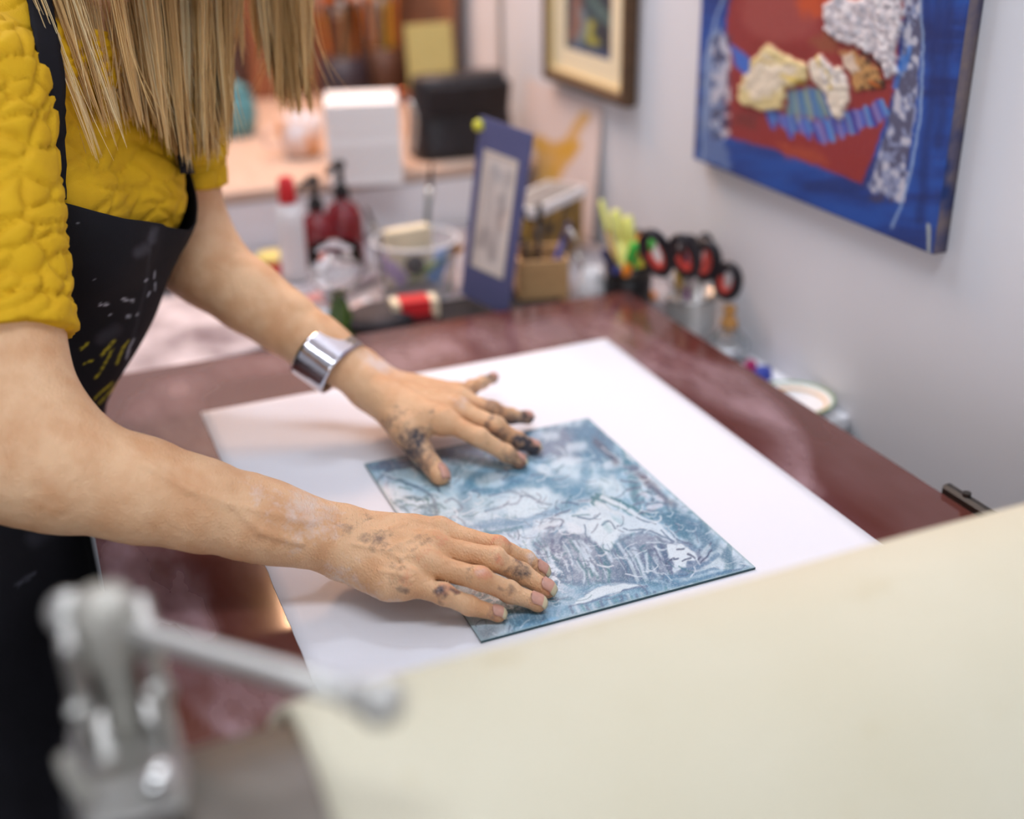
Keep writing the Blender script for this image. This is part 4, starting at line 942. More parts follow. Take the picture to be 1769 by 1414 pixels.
# thick cream impasto and white lace of paint
P_((226, 208, 150), [(1302, 100), (1325, 78), (1345, 85), (1370, 105), (1392, 110), (1396, 138), (1362, 150), (1352, 190), (1318, 192), (1280, 178), (1278, 150), (1296, 125)], 1, 2.5, 5, h=.006)
P_((236, 224, 206), [(1310, 95), (1330, 90), (1350, 110), (1385, 120), (1360, 140), (1340, 160), (1300, 172), (1290, 150)], .8, 5, 7, h=.008)
P_((232, 220, 200), [(1398, 108), (1420, 95), (1440, 118), (1455, 118), (1470, 140), (1470, 170), (1452, 208), (1440, 200), (1428, 160), (1405, 140)], 1, 2.5, 4, h=.006)
for q in ([(1412, 100), (1432, 128), (1440, 150)], [(1300, 110), (1318, 100), (1340, 108)], [(1356, 130), (1388, 142)]): S_((214, 186, 70), 3.5, q, .8, .6)
P_((196, 150, 92), [(1452, 85), (1480, 90), (1510, 110), (1528, 140), (1520, 155), (1480, 158), (1470, 125)], .95, 3, 6, h=.003); P_((220, 200, 180), [(1455, 95), (1475, 92), (1488, 120), (1475, 130), (1462, 115)], .9, 3, 4, h=.004)
blk = fbm(x*.12, y*.12, 55, 3); A.mix(al_, ((x > 1485) & (x < 1530) & (y > 90) & (y < 155))*sm(.5, .58, blk)*.8, (44, 34, 34)); S_((206, 110, 40), 4, [(1505, 140), (1520, 150)], .8, .6)
P_((150, 96, 60), [(1395, 70), (1440, 50), (1452, 85), (1420, 90)], .55, 8, 8)
P_((214, 206, 210), [(1426, 10), (1452, -10), (1480, 5), (1520, -20), (1560, -20), (1558, 50), (1548, 90), (1552, 125), (1536, 142), (1528, 115), (1510, 95), (1480, 78), (1445, 70), (1426, 45)], 1, 2.5, 5, h=.007)
lm = fbm(x*.16, y*.16, 44, 3); wl = np.nonzero((x > 1424) & (y < 145) & (x < 1562) & (A.h > .005))[0]; A.mix(wl, sm(.48, .6, lm[wl])*.7, (170, 172, 182)); A.mix(wl, sm(.45, .35, lm[wl])*.7, (236, 232, 232))
A.h *= (.5+.9*fbm(x*.14, y*.14, 66, 3))
Pd = P.copy(); Pd[..., 0] -= A.h.reshape(ny_, nz_)*.7
m_art = M('oil_paint', (40, 70, 140), .4, attr='art', bump=.3, bscale=160, stretch=(1, 1, .5))
m_canvas = M('canvas_edge', (24, 46, 98), .8, var=.7, vscale=22, col2=(150, 128, 104))
vf = sheet(Pd, .017, np.tile(V(-1, 0, 0), (ny_, nz_, 1))); 
pt = mk('painting', vf, [m_art, m_canvas], None, True, 'large blue painting with a dark red field and cream impasto on the white wall', 'painting')
A.c = A.c*.86
colattr(pt, 'art', np.concatenate([A.c, A.c])); mi = np.zeros(len(vf[1]), np.int32); mi[(ny_-1)*(nz_-1):] = 1; pt.data.polygons.foreach_set('material_index', mi)

fr = thing('framed_picture', (XW-.001, 1.68, .20), 'small dark picture in a brown wooden frame with a cream mat', 'picture')
fy0, fy1, fz0, fz1 = 1.527, 1.822, .206, .60
def yz(y0, y1, z0, z1, x0, x1, bev=.002): return box((x0, y0, z0), (x1, y1, z1), bev)
fw_ = .016
for q in ((fy0, fy0+fw_, fz0, fz1), (fy1-fw_, fy1, fz0, fz1)): mk('frame_bar', yz(*q, XW-.024, XW-.001, .004), m_walnut, fr)
for q in ((fy0+fw_, fy1-fw_, fz0, fz0+fw_), (fy0+fw_, fy1-fw_, fz1-fw_, fz1)): mk('frame_bar', yz(*q, XW-.024, XW-.001, .004), m_walnut, fr)
m_gilt = M('pale_gilt', (206, 186, 140), .4, .3)
mk('liner', join(*[yz(*q, XW-.02, XW-.004, .001) for q in ((fy0+fw_, fy0+fw_+.007, fz0+fw_, fz1-fw_), (fy1-fw_-.007, fy1-fw_, fz0+fw_, fz1-fw_), (fy0+fw_, fy1-fw_, fz0+fw_, fz0+fw_+.007), (fy0+fw_, fy1-fw_, fz1-fw_-.007, fz1-fw_))]), m_gilt, fr)
iy0, iy1, iz0, iz1 = 1.600, 1.762, .262, .54
m_mat = M('cream_mat', (228, 216, 184), .9)
mk('mat', join(*[yz(*q, XW-.010, XW-.006, 0) for q in ((fy0+fw_, iy0, fz0+fw_, fz1-fw_), (iy1, fy1-fw_, fz0+fw_, fz1-fw_), (iy0, iy1, fz0+fw_, iz0), (iy0, iy1, iz1, fz1-fw_))]), m_mat, fr)
P = np.stack([np.full((60, 90), XW-.007)]+np.meshgrid(np.linspace(iy0-.002, iy1+.002, 60), np.linspace(iz0-.002, iz1+.002, 90), indexing='ij'), -1)
A = Art(P.reshape(-1, 3), (52, 74, 86), warp=6, wscale=.04, seed=33); S_, P_ = A.stroke, A.poly
for c_, w_, q in (((44, 50, 60), 10, [(1050, 0), (1040, 60), (1055, 95)]), ((90, 120, 116), 8, [(1025, 0), (1045, 30), (1060, 50)]), ((180, 176, 60), 7, [(1020, 40), (1016, 60), (1026, 75)]), ((150, 110, 96), 9, [(998, 0), (995, 40), (990, 60)]), ((120, 140, 150), 6, [(1005, 20), (1010, 45), (1000, 75)]), ((60, 80, 120), 6, [(990, 80), (1030, 90), (1060, 106)]), ((170, 90, 60), 5, [(1000, -40), (1030, -60), (1050, -30)])): S_(c_, w_, q, .85, .7)
o = mk('picture_print', sheet(P, .001, np.tile(V(-1, 0, 0), (60, 90, 1))), M('small_painting', (52, 74, 86), .35, attr='art', coat=.5), fr); colattr(o, 'art', np.concatenate([A.c, A.c]))
mk('wall_cable', tube([(XW-.004, 2.05, -.03), (XW-.004, 2.05, .5), (XW-.004, 2.05, 1.0), (XW-.004, 2.05, 1.69)], .0045, 10), M('beige_cable', (196, 180, 168), .5), None, True, 'thin beige cable running up the white wall', 'cable')

# ------------------------------------------------------------------ tables, shelf and cabinet behind the press
TZ = -.03
m_lwhite = M('white_laminate', (238, 239, 244), .5)
m_top = M('grey_tabletop', (176, 168, 170), .6, var=.6, vscale=12, col2=(120, 112, 116))
tb = thing('worktable', (.12, 1.6, ZF), 'low cluttered worktable standing behind the far end of the press', 'table')
mk('tabletop', box((-.62, 1.352, TZ-.03), (.834, 1.845, TZ), .003), m_top, tb)
for x_ in (-.6, .80):
    for y_ in (1.38, 1.80): mk('leg', box((x_-.0, y_, ZF), (x_+.03, y_+.03, TZ-.03), .002), m_darkmetal, tb)
sh = thing('wall_shelf', (.785, 1.0, TZ-.02), 'narrow white shelf board between press and white wall', 'shelf')
TS = -.062
mk('board', box((.738, .985, TS-.018), (.838, 1.350, TS), .002), m_lwhite, sh)
for y_ in (1.0, 1.28): mk('bracket', join(box((.752, y_, TS-.026), (.838, y_+.02, TS-.018)), box((.830, y_, TS-.12), (.838, y_+.02, TS-.018))), m_darkmetal, sh)
CZ = .068
m_beige = M('beige_wood_top', (204, 178, 160), .55, var=.4, vscale=10, col2=(186, 156, 136), stretch=(6, 1, 1))
cb = thing('cabinet', (.2, 2.2, ZF), 'white cabinet with a beige wooden top under the paper block', 'cabinet')
mk('carcass', box((-.70, 1.874, ZF), (.80, 2.70, CZ-.018)), m_lwhite, cb)
mk('worktop', box((-.72, 1.852, CZ-.018), (.82, 2.72, CZ), .002), m_beige, cb)
for i in range(4):
    d_ = mk('door', box((-.695+i*.374, 1.857, ZF+.08), (-.695+i*.374+.368, 1.874, CZ-.022), .002), m_lwhite, cb)
    mk('handle', tube(spline([(-.695+i*.374+.33, 1.857, -.16), (-.695+i*.374+.33, 1.842, -.155), (-.695+i*.374+.33, 1.842, -.075), (-.695+i*.374+.33, 1.857, -.07)], 12), .004, 8), m_steel, d_, True)

# ---- on the cabinet
a, b = gz(572, 323, CZ), gz(697, 317, CZ); ex = unit(b-a); ey = V(-ex[1], ex[0], 0); wd = np.linalg.norm(b-a)
def slab(o, ex, ey, w, d, z0, z1):
    ez = upv; v, f = box((0, 0, z0), (w, d, z1)); return o*V(1, 1, 0)+v[:, :1]*ex+v[:, 1:2]*ey+v[:, 2:]*ez, f
m_ream = M('paper_ream', (238, 236, 236), .8)
blk = thing('paper_block', a+ex*wd/2+ey*.08, 'cube-like block of stacked white paper on the cabinet', 'paper block')
rs = np.random.default_rng(5); hz_ = .128
for i in range(16):
    j = rs.normal(0, .0008, 2); mk('paper_stack', slab(a+ex*j[0]+ey*(.001+j[1]), ex, ey, wd, .13, CZ+i*hz_/16+.0002, CZ+(i+1)*hz_/16), m_ream, blk)
# black bag with strap and ring
bg = gz(772, 284, CZ); bag = thing('black_bag', bg+V(0, .06, 0), 'black bag with a silver strap beside the paper block', 'bag')
prof = []
def rbag(t): return .115*(1-.12*t), .06*(1-.45*t)
n_, m_ = 10, 40; G = np.zeros((n_, m_, 3)); an = np.linspace(0, 2*np.pi, m_, endpoint=False); bc = bg+V(.056, .08, 0)
for i in range(n_):
    t = i/(n_-1); a_, b_ = rbag(t); k_ = (np.abs(np.cos(an))**4+np.abs(np.sin(an))**4)**(-.25); z_ = CZ+.135*(1-(1-t)**1.2)
    G[i] = bc*V(1, 1, 0)+np.stack([a_*k_*np.cos(an)*.8, b_*k_*np.sin(an), np.full(m_, z_)], 1)+.004*(v3noise(np.stack([np.cos(an)*3, np.sin(an)*3, np.full(m_, i)], 1), 1.3, 4)-.5)[:, None]
vf = (G.reshape(-1, 3), grid_faces_np(n_, m_, True).tolist()+[list(range(m_))[::-1], [(n_-1)*m_+i for i in range(m_)]])
m_leather = M('black_leather_bag', (24, 22, 27), .45, var=.4, vscale=30, col2=(48, 44, 50))
mk('bag_body', vf, m_leather, bag, True)
mk('flap', xf(cbox((0, 0, 0), (.15, .012, .06), .005), rotx(.25), bc+V(0, -.052, .10)), m_leather, bag)
sp = gy(716, 220, bc[1]-.075); mk('strap', tube(spline([gy(700, 172, bc[1]-.06), gy(712, 185, bc[1]-.075), gy(718, 215, bc[1]-.078), gy(712, 262, bc[1]-.07)], 16), .007, 8, flat=.3), m_chrome, bag, True)
mk('ring', tube([gy(697, 166, bc[1]-.06)+.010*(V(math.cos(a_), 0, math.sin(a_))) for a_ in np.linspace(0, 2*np.pi, 24, endpoint=False)], .003, 8, True), M('copper', (214, 120, 80), .2, 1.), bag, True)
# patterned cup, teal jar
m_cup = M('patterned_ceramic', (236, 232, 236), .3, var=1., vscale=24, col2=(226, 160, 96), detail=1.)
q = gz(522, 268, CZ); cup = thing('patterned_cup', q, 'white cup with orange pattern beside the paper block', 'cup')
mk('cup_body', lathe([(.022, 0), (.030, .004), (.038, .03), (.040, .07), (.037, .07), (.034, .03), (.026, .008), (.005, .006)], 28, q), m_cup, cup, True)
mk('cup_handle', tube(spline([q+V(-.038, -.004, .055), q+V(-.062, -.006, .05), q+V(-.064, -.006, .028), q+V(-.038, -.004, .02)], 14), .004, 8), m_cup, cup, True)
m_teal = M('teal_glaze', (86, 142, 150), .3)
q = gz(408, 232, CZ); j_ = thing('teal_jar', q, 'teal lidded jar on the cabinet behind the hair', 'jar')
mk('jar_body', lathe([(.03, 0), (.040, .01), (.045, .04), (.038, .075), (.03, .08)], 24, q), m_teal, j_, True); mk('lid', lathe([(.034, .081), (.036, .086), (.02, .096), (.008, .098), (.010, .11), (.003, .113)], 24, q), m_teal, j_, True)
# brush jars at the back
m_bjar = M('brown_stoneware', (92, 58, 40), .5, var=.5, vscale=20, col2=(58, 36, 26)); m_bjar2 = M('dark_glazed_pot', (60, 52, 60), .4)
m_bristle = [M('bristle_'+n_, c_, .8) for n_, c_ in (('brown', (112, 70, 36)), ('ochre', (190, 128, 40)), ('dark', (60, 42, 36)))]
m_handle = [M('brush_handle_'+n_, c_, .4) for n_, c_ in (('orange', (206, 116, 40)), ('wood', (186, 140, 92)), ('dark', (70, 46, 34)), ('yellow', (214, 176, 50)))]
def brush(o, d, L, mh, mb, label, group, wb=.010):
    d = unit(d); R = frame_to(d); br = thing('paint_brush', o, label, 'brush', group)
    mk('brush_handle', lathe([(.0022, 0), (.0042, .02), (.005, L*.35), (.0035, L*.62), (.0045, L*.68)], 10, o, R), mh, br, True)
    mk('ferrule', lathe([(.0046, L*.68), (.0055, L*.70), (.0065, L*.78)], 10, o, R), m_steel, br, True)
    mk('bristles', lathe([(.0065, L*.78), (wb, L*.86), (wb*.8, L*.95), (.001, L)], 10, o, R, sy=.6), mb, br, True)
def brush_jar(q, r, h, mat, n, L, label, blabel, seed, zc):
    r_ = np.random.default_rng(seed); t = thing('brush_jar', q, label, 'jar', 'brush jars at the back of the cabinet')
    mk('jar_body', lathe([(r*.8, 0), (r, .008), (r*1.05, h*.5), (r*.95, h), (r*.88, h), (r*.95, h*.5), (r*.85, .012), (.002, .01)], 28, q), mat, t, True)
    for i in range(n):
        a_ = i/n*6.28+r_.uniform(-.3, .3); t_ = r_.uniform(.35, .85); o = q+V(math.cos(a_)*r*.35, math.sin(a_)*r*.35, .016); rim = q+V(math.cos(a_)*r*.82*t_, math.sin(a_)*r*.82*t_, h)
        brush(o, rim-o, L*r_.uniform(.85, 1.1), m_handle[i % 4], m_bristle[(i*2+seed) % 3], ('orange', 'bare wood', 'dark', 'yellow')[i % 4]+'-handled brush with '+('brown', 'ochre', 'black')[(i*2+seed) % 3]+' bristles'+blabel, 'brushes in the '+label.split(' on')[0][:24], .012)
q1_ = gz(668, 170, CZ); brush_jar(q1_, .045, .11, m_bjar, 9, .30, 'brown stoneware jar full of brushes behind the black bag', ' in the brown jar behind the bag', 3, CZ)
q2_ = gz(598, 178, CZ); brush_jar(q2_, .05, .10, m_bjar2, 7, .27, 'dark glazed jar full of brushes behind the paper block', ' in the dark jar behind the paper block', 5, CZ)
m_orange = M('orange_pouch', (222, 138, 32), .6, var=.5, vscale=20, col2=(180, 96, 20))
q = gz(560, 150, CZ); po = thing('orange_pouch', q, 'small orange pouch behind the paper block', 'pouch'); mk('pouch_body', xf(sph((0, 0, .05), 1, 20, 12, (.06, .03, .05)), rotz(.2), q), m_orange, po, True); mk('zip', tube([q+V(-.05, -.012, .088), q+V(0, -.016, .099), q+V(.05, -.01, .088)], .003, 8), m_darkmetal, po, True)
q = gy(745, 100, 2.12); card_m = M('yellowed_card', (206, 186, 118), .8, var=.6, vscale=12, col2=(186, 164, 96))
mk('cream_card', xf(cbox((0, 0, .0), (.092, .004, .20), .001), rotx(-.12), V(q[0], 2.12, CZ+.1005)), card_m, None, False, 'yellowed card standing upright behind the black bag', 'card')
mk('leaning_board', xf(cbox((0, 0, .22), (.012, .42, .44), .002), roty(.06), V(XW-.04, 2.43, CZ+.002)), M('umber_board', (104, 74, 58), .7, var=.8, vscale=7, col2=(150, 100, 70)), None, False, 'umber board leaning against the right wall behind the yellowed card', 'board')
# boards leaning on the back wall
m_bd = [M('dark_brown_board', (86, 54, 40), .7, var=.8, vscale=5, col2=(44, 32, 34)), M('russet_board', (150, 88, 52), .7, var=.8, vscale=6, col2=(90, 52, 36)), M('mauve_board', (128, 100, 104), .7, var=.7, vscale=6, col2=(86, 64, 72)), M('orange_print', (226, 110, 44), .6, var=.5, vscale=9, col2=(190, 150, 110))]
for (x0, x1, h_, y_, k, lb) in ((.36, .76, .46, 2.668, 0, 'dark brown board leaning against the back wall'), (.48, .70, .30, 2.63, 1, 'russet board leaning behind the jars of brushes'), (.05, .33, .36, 2.66, 2, 'mauve board leaning against the back wall behind the hair')):
    mk('leaning_board', xf(cbox((0, 0, h_/2), (x1-x0, .012, h_), .002), rotx(-.14), ((x0+x1)/2, y_, CZ+.002)), m_bd[k], None, False, lb, 'board')
mk('orange_print', xf(cbox((0, 0, 0), (.16, .003, .2), .0005), rotx(-.14), (.70, 2.648, .36)), m_bd[3], None, False, 'orange print resting against the dark board above the brushes', 'print')
for i, (px_, py_, c_, h_, r_, lb) in enumerate(((440, 150, (58, 48, 56), .13, .030, 'dark bottle at the back of the cabinet between the strands of hair'), (486, 148, (150, 96, 50), .10, .034, 'amber jar at the back of the cabinet'), (640, 158, (196, 150, 40), .07, .026, 'mustard jar between the two brush jars'))):
    q = gz(px_, py_, CZ); t = thing('back_jar', q, lb, 'jar'); mk('jar_body', lathe([(r_*.9, 0), (r_, .006), (r_, h_*.6), (r_*.55, h_*.75), (r_*.5, h_*.9)], 24, q), M('jar_glaze_%d' % i, c_, .3), t, True); mk('cap', lathe([(r_*.58, h_*.9), (r_*.58, h_), (r_*.5, h_+.004)], 24, q), m_darkmetal, t, True)

# ------------------------------------------------------------------ things on the worktable
q = gz(512, 494, TZ); bt = thing('squeeze_bottle', q, 'white squeeze bottle with red cap on the worktable', 'bottle')
mk('bottle_body', lathe([(.017, .008), (.0195, .012), (.020, .10), (.016, .122), (.010, .128)], 28, q), m_white, bt, True); mk('base_ring', lathe([(.019, 0), (.0205, .001), (.0205, .010), (.018, .011)], 28, q), m_black, bt, True); mk('cap', lathe([(.0125, .128), (.0135, .130), (.011, .162), (.006, .166)], 24, q), m_red, bt, True)
for i, (px_, py_, lb, sc_) in enumerate(((556, 474, 'dark red pump bottle next to the white squeeze bottle', 1.05), (600, 462, 'dark red pump bottle behind the wine glass, right of its twin', 1.15))):
    q = gz(px_, py_, TZ); t = thing('pump_bottle', q, lb, 'bottle', 'dark red pump bottles')
    mk('bottle_body', lathe([(.024*sc_, 0), (.026*sc_, .004), (.026*sc_, .07*sc_), (.020*sc_, .085*sc_), (.011, .092*sc_), (.011, .098*sc_)], 28, q), m_wine, t, True)
    mk('pump', join(lathe([(.012, .098*sc_), (.012, .110*sc_), (.006, .114*sc_), (.005, .135*sc_), (.009, .137*sc_), (.009, .145*sc_)], 20, q), tube([q+V(0, 0, .141*sc_), q+V(-.015, -.012, .141*sc_), q+V(-.024, -.02, .134*sc_)], .0045, 8)), m_black, t, True)
q = gz(590, 576, TZ); gl = thing('wine_glass', q, 'wine glass with a green ribbed stem near the bracelet', 'glass')
rib = [(.026, 0), (.027, .002)]
for i in range(8): rib += [(.024-.0018*i, .004+i*.006), (.0215-.0018*i, .007+i*.006)]
mk('stem', lathe(rib+[(.008, .052), (.012, .056)], 28, q), M('green_glass_stem', (70, 104, 36), .25, coat=.5), gl, True)
mk('bowl', lathe([(.006, .056), (.022, .060), (.033, .075), (.036, .095), (.032, .122), (.0312, .122), (.035, .095), (.032, .076), (.021, .062), (.004, .059)], 36, q), m_glass, gl, True)
q = gz(722, 503, TZ); tubt = thing('plastic_tub', q, 'clear plastic tub of studio odds and ends on the worktable', 'tub')
m_tub = M('cloudy_plastic', (246, 247, 248), .12, trans=.93, ior=1.06)
mk('tub_wall', lathe([(.050, 0), (.054, .003), (.060, .075), (.062, .078), (.062, .080), (.0585, .080), (.0525, .005), (.001, .004)], 40, q), m_tub, tubt, True)
mk('rim', tube([q+V(.0615*math.cos(a_), .0615*math.sin(a_), .080) for a_ in np.linspace(0, 2*np.pi, 40, endpoint=False)], .0022, 8, True), m_white, tubt, True)
o = mk('card_box', cbox(q+V(-.008, .012, .052), (.07, .022, .085), .002, rotz(.15)), m_cream, None, False, 'cream card box standing in the clear tub', 'box')
o = mk('round_black_lid', lathe([(.013, 0), (.014, .002), (.014, .010), (.012, .012)], 24, q+V(-.012, -.024, .048), rotx(1.3)), m_black, None, True, 'round black lid in the clear tub', 'box')  # a black lid, tilted inside the tub
mk('paint_tube', xf(join(cbox((0, 0, .035), (.024, .010, .05), .004), lathe([(.005, .06), (.005, .072)], 12)), roty(.5), q+V(.012, -.018, .006)), M('blue_tube', (120, 160, 214), .35), None, False, 'pale blue paint tube in the clear tub', 'paint tube')
mk('paint_tube', xf(join(cbox((0, 0, .03), (.022, .010, .045), .004), lathe([(.005, .052), (.005, .062)], 12)), roty(-.6), q+V(-.016, .0, .006)), M('lilac_tube', (186, 160, 204), .35), None, False, 'lilac paint tube in the clear tub', 'paint tube')
dgr = gy(797, 428, q[1]-.02)-(q+V(-.02, -.02, .022)); brush(q+V(-.02, -.02, .022), dgr, np.linalg.norm(dgr)*1.05, M('green_handle', (110, 130, 50), .4), m_bristle[1], 'green-handled brush slanting out of the clear tub', None, .006)
q = gz(752, 398, TZ); brush(gz(742, 500, TZ)+V(.0, .03, .006), gy(744, 312, 1.62)-gz(742, 500, TZ)-V(0, .03, 0), .175, M('grey_handle', (88, 96, 92), .5), m_bristle[2], 'grey brush standing in the clear tub before the white cabinet', None, .005)
brush(gz(655, 505, TZ)+V(.03, .02, .006), V(-.28, .1, 1), .12, m_handle[2], m_bristle[2], 'short dark brush at the left side of the clear tub', None, .005)
q = gz(722, 556, TZ+.0072); mb_ = thing('matchbox', q, 'red and cream matchbox at the bed edge', 'matchbox'); Rz = rotz(-.12)
mk('sleeve', cbox(q+V(0, .014, .017), (.042, .034, .026), .001, Rz), m_red, mb_); mk('tray', cbox(q+V(0, .014, .017), (.064, .0325, .0245), .001, Rz), m_cream, mb_); mk('striker', cbox(q+V(.002, -.0035, .006), (.040, .0012, .010), 0, Rz), M('striker', (110, 14, 20), .8), mb_)
q = gz(645, 588, TZ); mk('black_pouch', xf(sph((0, 0, .014), 1, 24, 12, (.055, .045, .016)), rotz(.3), q+V(.024, .045, 0)), M('dark_grey_pouch', (62, 56, 60), .7, var=.8, vscale=30, col2=(26, 24, 28), bump=.5, bscale=40), None, True, 'crumpled dark grey pouch beside the matchbox', 'pouch')
t0, t1 = V(.475, 1.358, TZ), V(.655, 1.468, TZ)
tr = thing('black_tray', (t0+t1)/2, 'shallow black tray under the blue-grey mat', 'tray'); mk('tray_floor', box(t0, t1+V(0, 0, .005), .001), m_blackmatte, tr)
for b_ in ((t0+V(0, 0, .005), V(t1[0], t0[1]+.004, TZ+.007)), (V(t0[0], t1[1]-.004, TZ+.005), t1+V(0, 0, .007)), (V(t0[0], t0[1]+.004, TZ+.005), V(t0[0]+.004, t1[1]-.004, TZ+.007)), (V(t1[0]-.004, t0[1]+.004, TZ+.005), V(t1[0], t1[1]-.004, TZ+.007))): mk('tray_rim', box(*b_), m_blackmatte, tr)
for i, (px_, py_, c_, a_, lb) in enumerate(((532, 535, (226, 150, 140), .4, 'pink paint tube beside the forearm'), (545, 560, (176, 204, 222), -.3, 'pale blue paint tube beside the green stem'), (616, 552, (222, 196, 190), .9, 'blush paint tube right of the green stem'), (556, 515, (214, 214, 222), 1.4, 'white paint tube in front of the red bottles'))):
    q = gz(px_, py_, TZ); t = thing('paint_tube', q, lb, 'paint tube', 'paint tubes on the worktable'); Rz = rotz(a_)@roty(math.pi/2)
    mk('tube_body', lathe([(.002, -.035), (.009, -.03), (.011, .02), (.006, .026)], 16, q+V(0, 0, .012), Rz, sx=.8), M('tube_paint_%d' % i, c_, .35), t, True); mk('cap', lathe([(.0065, .026), (.006, .040)], 12, q+V(0, 0, .012), Rz), m_white, t, True)
# smudged proof sheets at the left
m_proof = M('smudged_newsprint', (226, 216, 218), .85, var=.95, vscale=9, col2=(128, 112, 116), detail=6.)
for i, (c_, a_, lb, sz) in enumerate((((.16, 1.50), .25, 'ink-smudged proof sheet lying on top of the others on the worktable', (.36, .26)), ((.05, 1.56), -.2, 'ink-smudged proof sheet half under another behind the apron', (.40, .30)), ((.28, 1.62), .6, 'ink-smudged proof sheet lying nearest to the white squeeze bottle', (.28, .22)))):
    n_ = 20; G = np.stack(np.meshgrid(np.linspace(-.5, .5, n_)*sz[0], np.linspace(-.5, .5, n_)*sz[1], indexing='ij')+[np.zeros((n_, n_))], -1); G[..., 2] = (3-i)*.0035+.006*fbm(G[..., 0]*9+i*5, G[..., 1]*9, 7)
    mk('proof_sheet', xf(sheet(G, .0006), rotz(a_), (c_[0], max(c_[1], 1.35), TZ+.001)), m_proof, None, True, lb, 'paper', 'smudged proof sheets')
mk('green_rag', xf(sph((0, 0, .012), 1, 20, 10, (.04, .03, .014)), rotz(.5), gz(300, 508, TZ)+V(0, 0, .018)), M('green_cloth', (112, 170, 140), .9, bump=.6, bscale=50), None, True, 'small green rag behind the apron edge', 'rag')
q = gz(478, 478, TZ); rt_ = thing('red_tin', q, 'low red tin half hidden by the forearm', 'tin'); mk('tin_body', lathe([(.026, 0), (.027, .002), (.027, .030)], 28, q), m_red, rt_, True); mk('lid', lathe([(.028, .030), (.028, .036), (.02, .038)], 28, q), M('yellow_lid', (222, 206, 120), .4), rt_, True)

# ---- blue-grey mat with a print, leaning back
m_bmat = M('blue_grey_mat', (92, 94, 134), .85, var=.25, vscale=20, col2=(82, 86, 124))
BR, BLp, TR = V(.562, 1.368, -.0215), V(.523, 1.446, -.0085), V(.5875, 1.336, .228)
eu, ev = BLp-BR, TR-BR; nrm_ = unit(np.cross(eu, ev)); nrm_ = -nrm_ if nrm_@(CAM-BR) < 0 else nrm_
def onmat(u_, v_, h_=0): return BR+eu*u_+ev*v_+nrm_*h_
def quadbar(u0, u1, v0, v1, th, h0=0.):
    v = [onmat(u_, v_, h_) for h_ in (h0, h0+th) for v_ in (v0, v1) for u_ in (u0, u1)]
    return np.array(v), [[0, 2, 3, 1], [4, 5, 7, 6], [0, 1, 5, 4], [2, 6, 7, 3], [0, 4, 6, 2], [1, 3, 7, 5]]
mt = thing('matted_print', (BR+BLp)/2, 'print in a blue-grey mat leaning upright on the worktable', 'print')
u0, u1, v0, v1 = .20, .84, .20, .84
mk('mat', join(quadbar(0, 1, 0, v0, .003), quadbar(0, 1, v1, 1, .003), quadbar(0, u0, v0, v1, .003), quadbar(u1, 1, v0, v1, .003)), m_bmat, mt)
mk('bevel', join(quadbar(u0-.012, u1+.012, v0-.008, v0+.006, .0006, .003), quadbar(u0-.012, u1+.012, v1-.006, v1+.004, .0006, .003), quadbar(u0-.012, u0+.018, v0, v1, .0006, .003), quadbar(u1-.018, u1+.012, v0, v1, .0006, .003)), M('cream_bevel', (226, 214, 196), .8), mt)
G = np.array([[onmat(u_, v_, .001) for v_ in np.linspace(v0-.01, v1+.01, 70)] for u_ in np.linspace(u0-.01, u1+.01, 40)])
A = Art(G.reshape(-1, 3), (226, 216, 208), warp=5, wscale=.05, seed=91); S_ = A.stroke
for c_, w_, q in (((96, 96, 108), 6, [(880, 300), (872, 340), (866, 370)]), ((150, 140, 140), 7, [(850, 300), (846, 360), (836, 420)]), ((222, 212, 204), 8, [(862, 320), (852, 380), (846, 440)]), ((120, 110, 110), 5, [(828, 420), (840, 400), (848, 440)]), ((206, 170, 150), 6, [(872, 370), (866, 390)]), ((90, 84, 92), 4, [(868, 340), (860, 400), (852, 450)]), ((232, 224, 216), 6, [(880, 330), (872, 420), (862, 460)]), ((140, 150, 160), 5, [(856, 290), (862, 310)])): S_(c_, w_*1.3, q, .4, .9)
o = mk('print', sheet(G, .0008, np.tile(nrm_, (40, 70, 1))), M('grey_print', (198, 190, 188), .7, attr='art'), mt); colattr(o, 'art', np.concatenate([A.c, A.c]))
mk('easel_back', tube([onmat(.5, .75, -.001), onmat(.5, .75, -.001)*.5+V(*(BR+BLp)[:2]*.25, TZ*.5)+V(.03, .02, .0), V(.602, 1.45, -.0275)], .003, 8), m_bmat, mt, True)
mk('clip_ball', sph(onmat(1.0, .95, .004), .008, 16, 12), M('yellow_ball', (200, 196, 60), .5), mt, True)

# ---- ochre painted sheet by the wall
G = np.zeros((50, 70, 3)); q0, q1_ = gx(905, 345, XW-.012), gx(1030, 372, XW-.012)
for i in range(50):
    for j in range(70): G[i, j] = V(XW-.020+.016*j/69, q1_[1]+(q0[1]-q1_[1])*i/49, TZ+.004+(.215)*j/69+.0)
G[..., 2] = np.maximum(G[..., 2], TZ+.003)
A = Art(G.reshape(-1, 3), (222, 206, 200), warp=5, wscale=.04, seed=23); S_ = A.stroke; OC = (214, 164, 62)
for w_, q in ((9, [(1008, 200), (995, 225), (975, 262)]), (12, [(930, 245), (950, 255), (985, 258)]), (11, [(985, 255), (965, 290), (950, 330)]), (13, [(935, 250), (938, 290), (935, 340)]), (10, [(960, 265), (955, 300)]), (6, [(925, 320), (960, 330)]), (6, [(998, 250), (985, 270)])): S_(OC, w_, q, .85, .6)
o = mk('ochre_sketch', sheet(G, .0008, np.tile(V(-1, 0, 0), (50, 70, 1))), M('ochre_sketch_paper', (222, 206, 200), .8, attr='art'), None, False, 'pale sheet with ochre brush marks leaning on the white wall', 'sketch'); colattr(o, 'art', np.concatenate([A.c, A.c]))

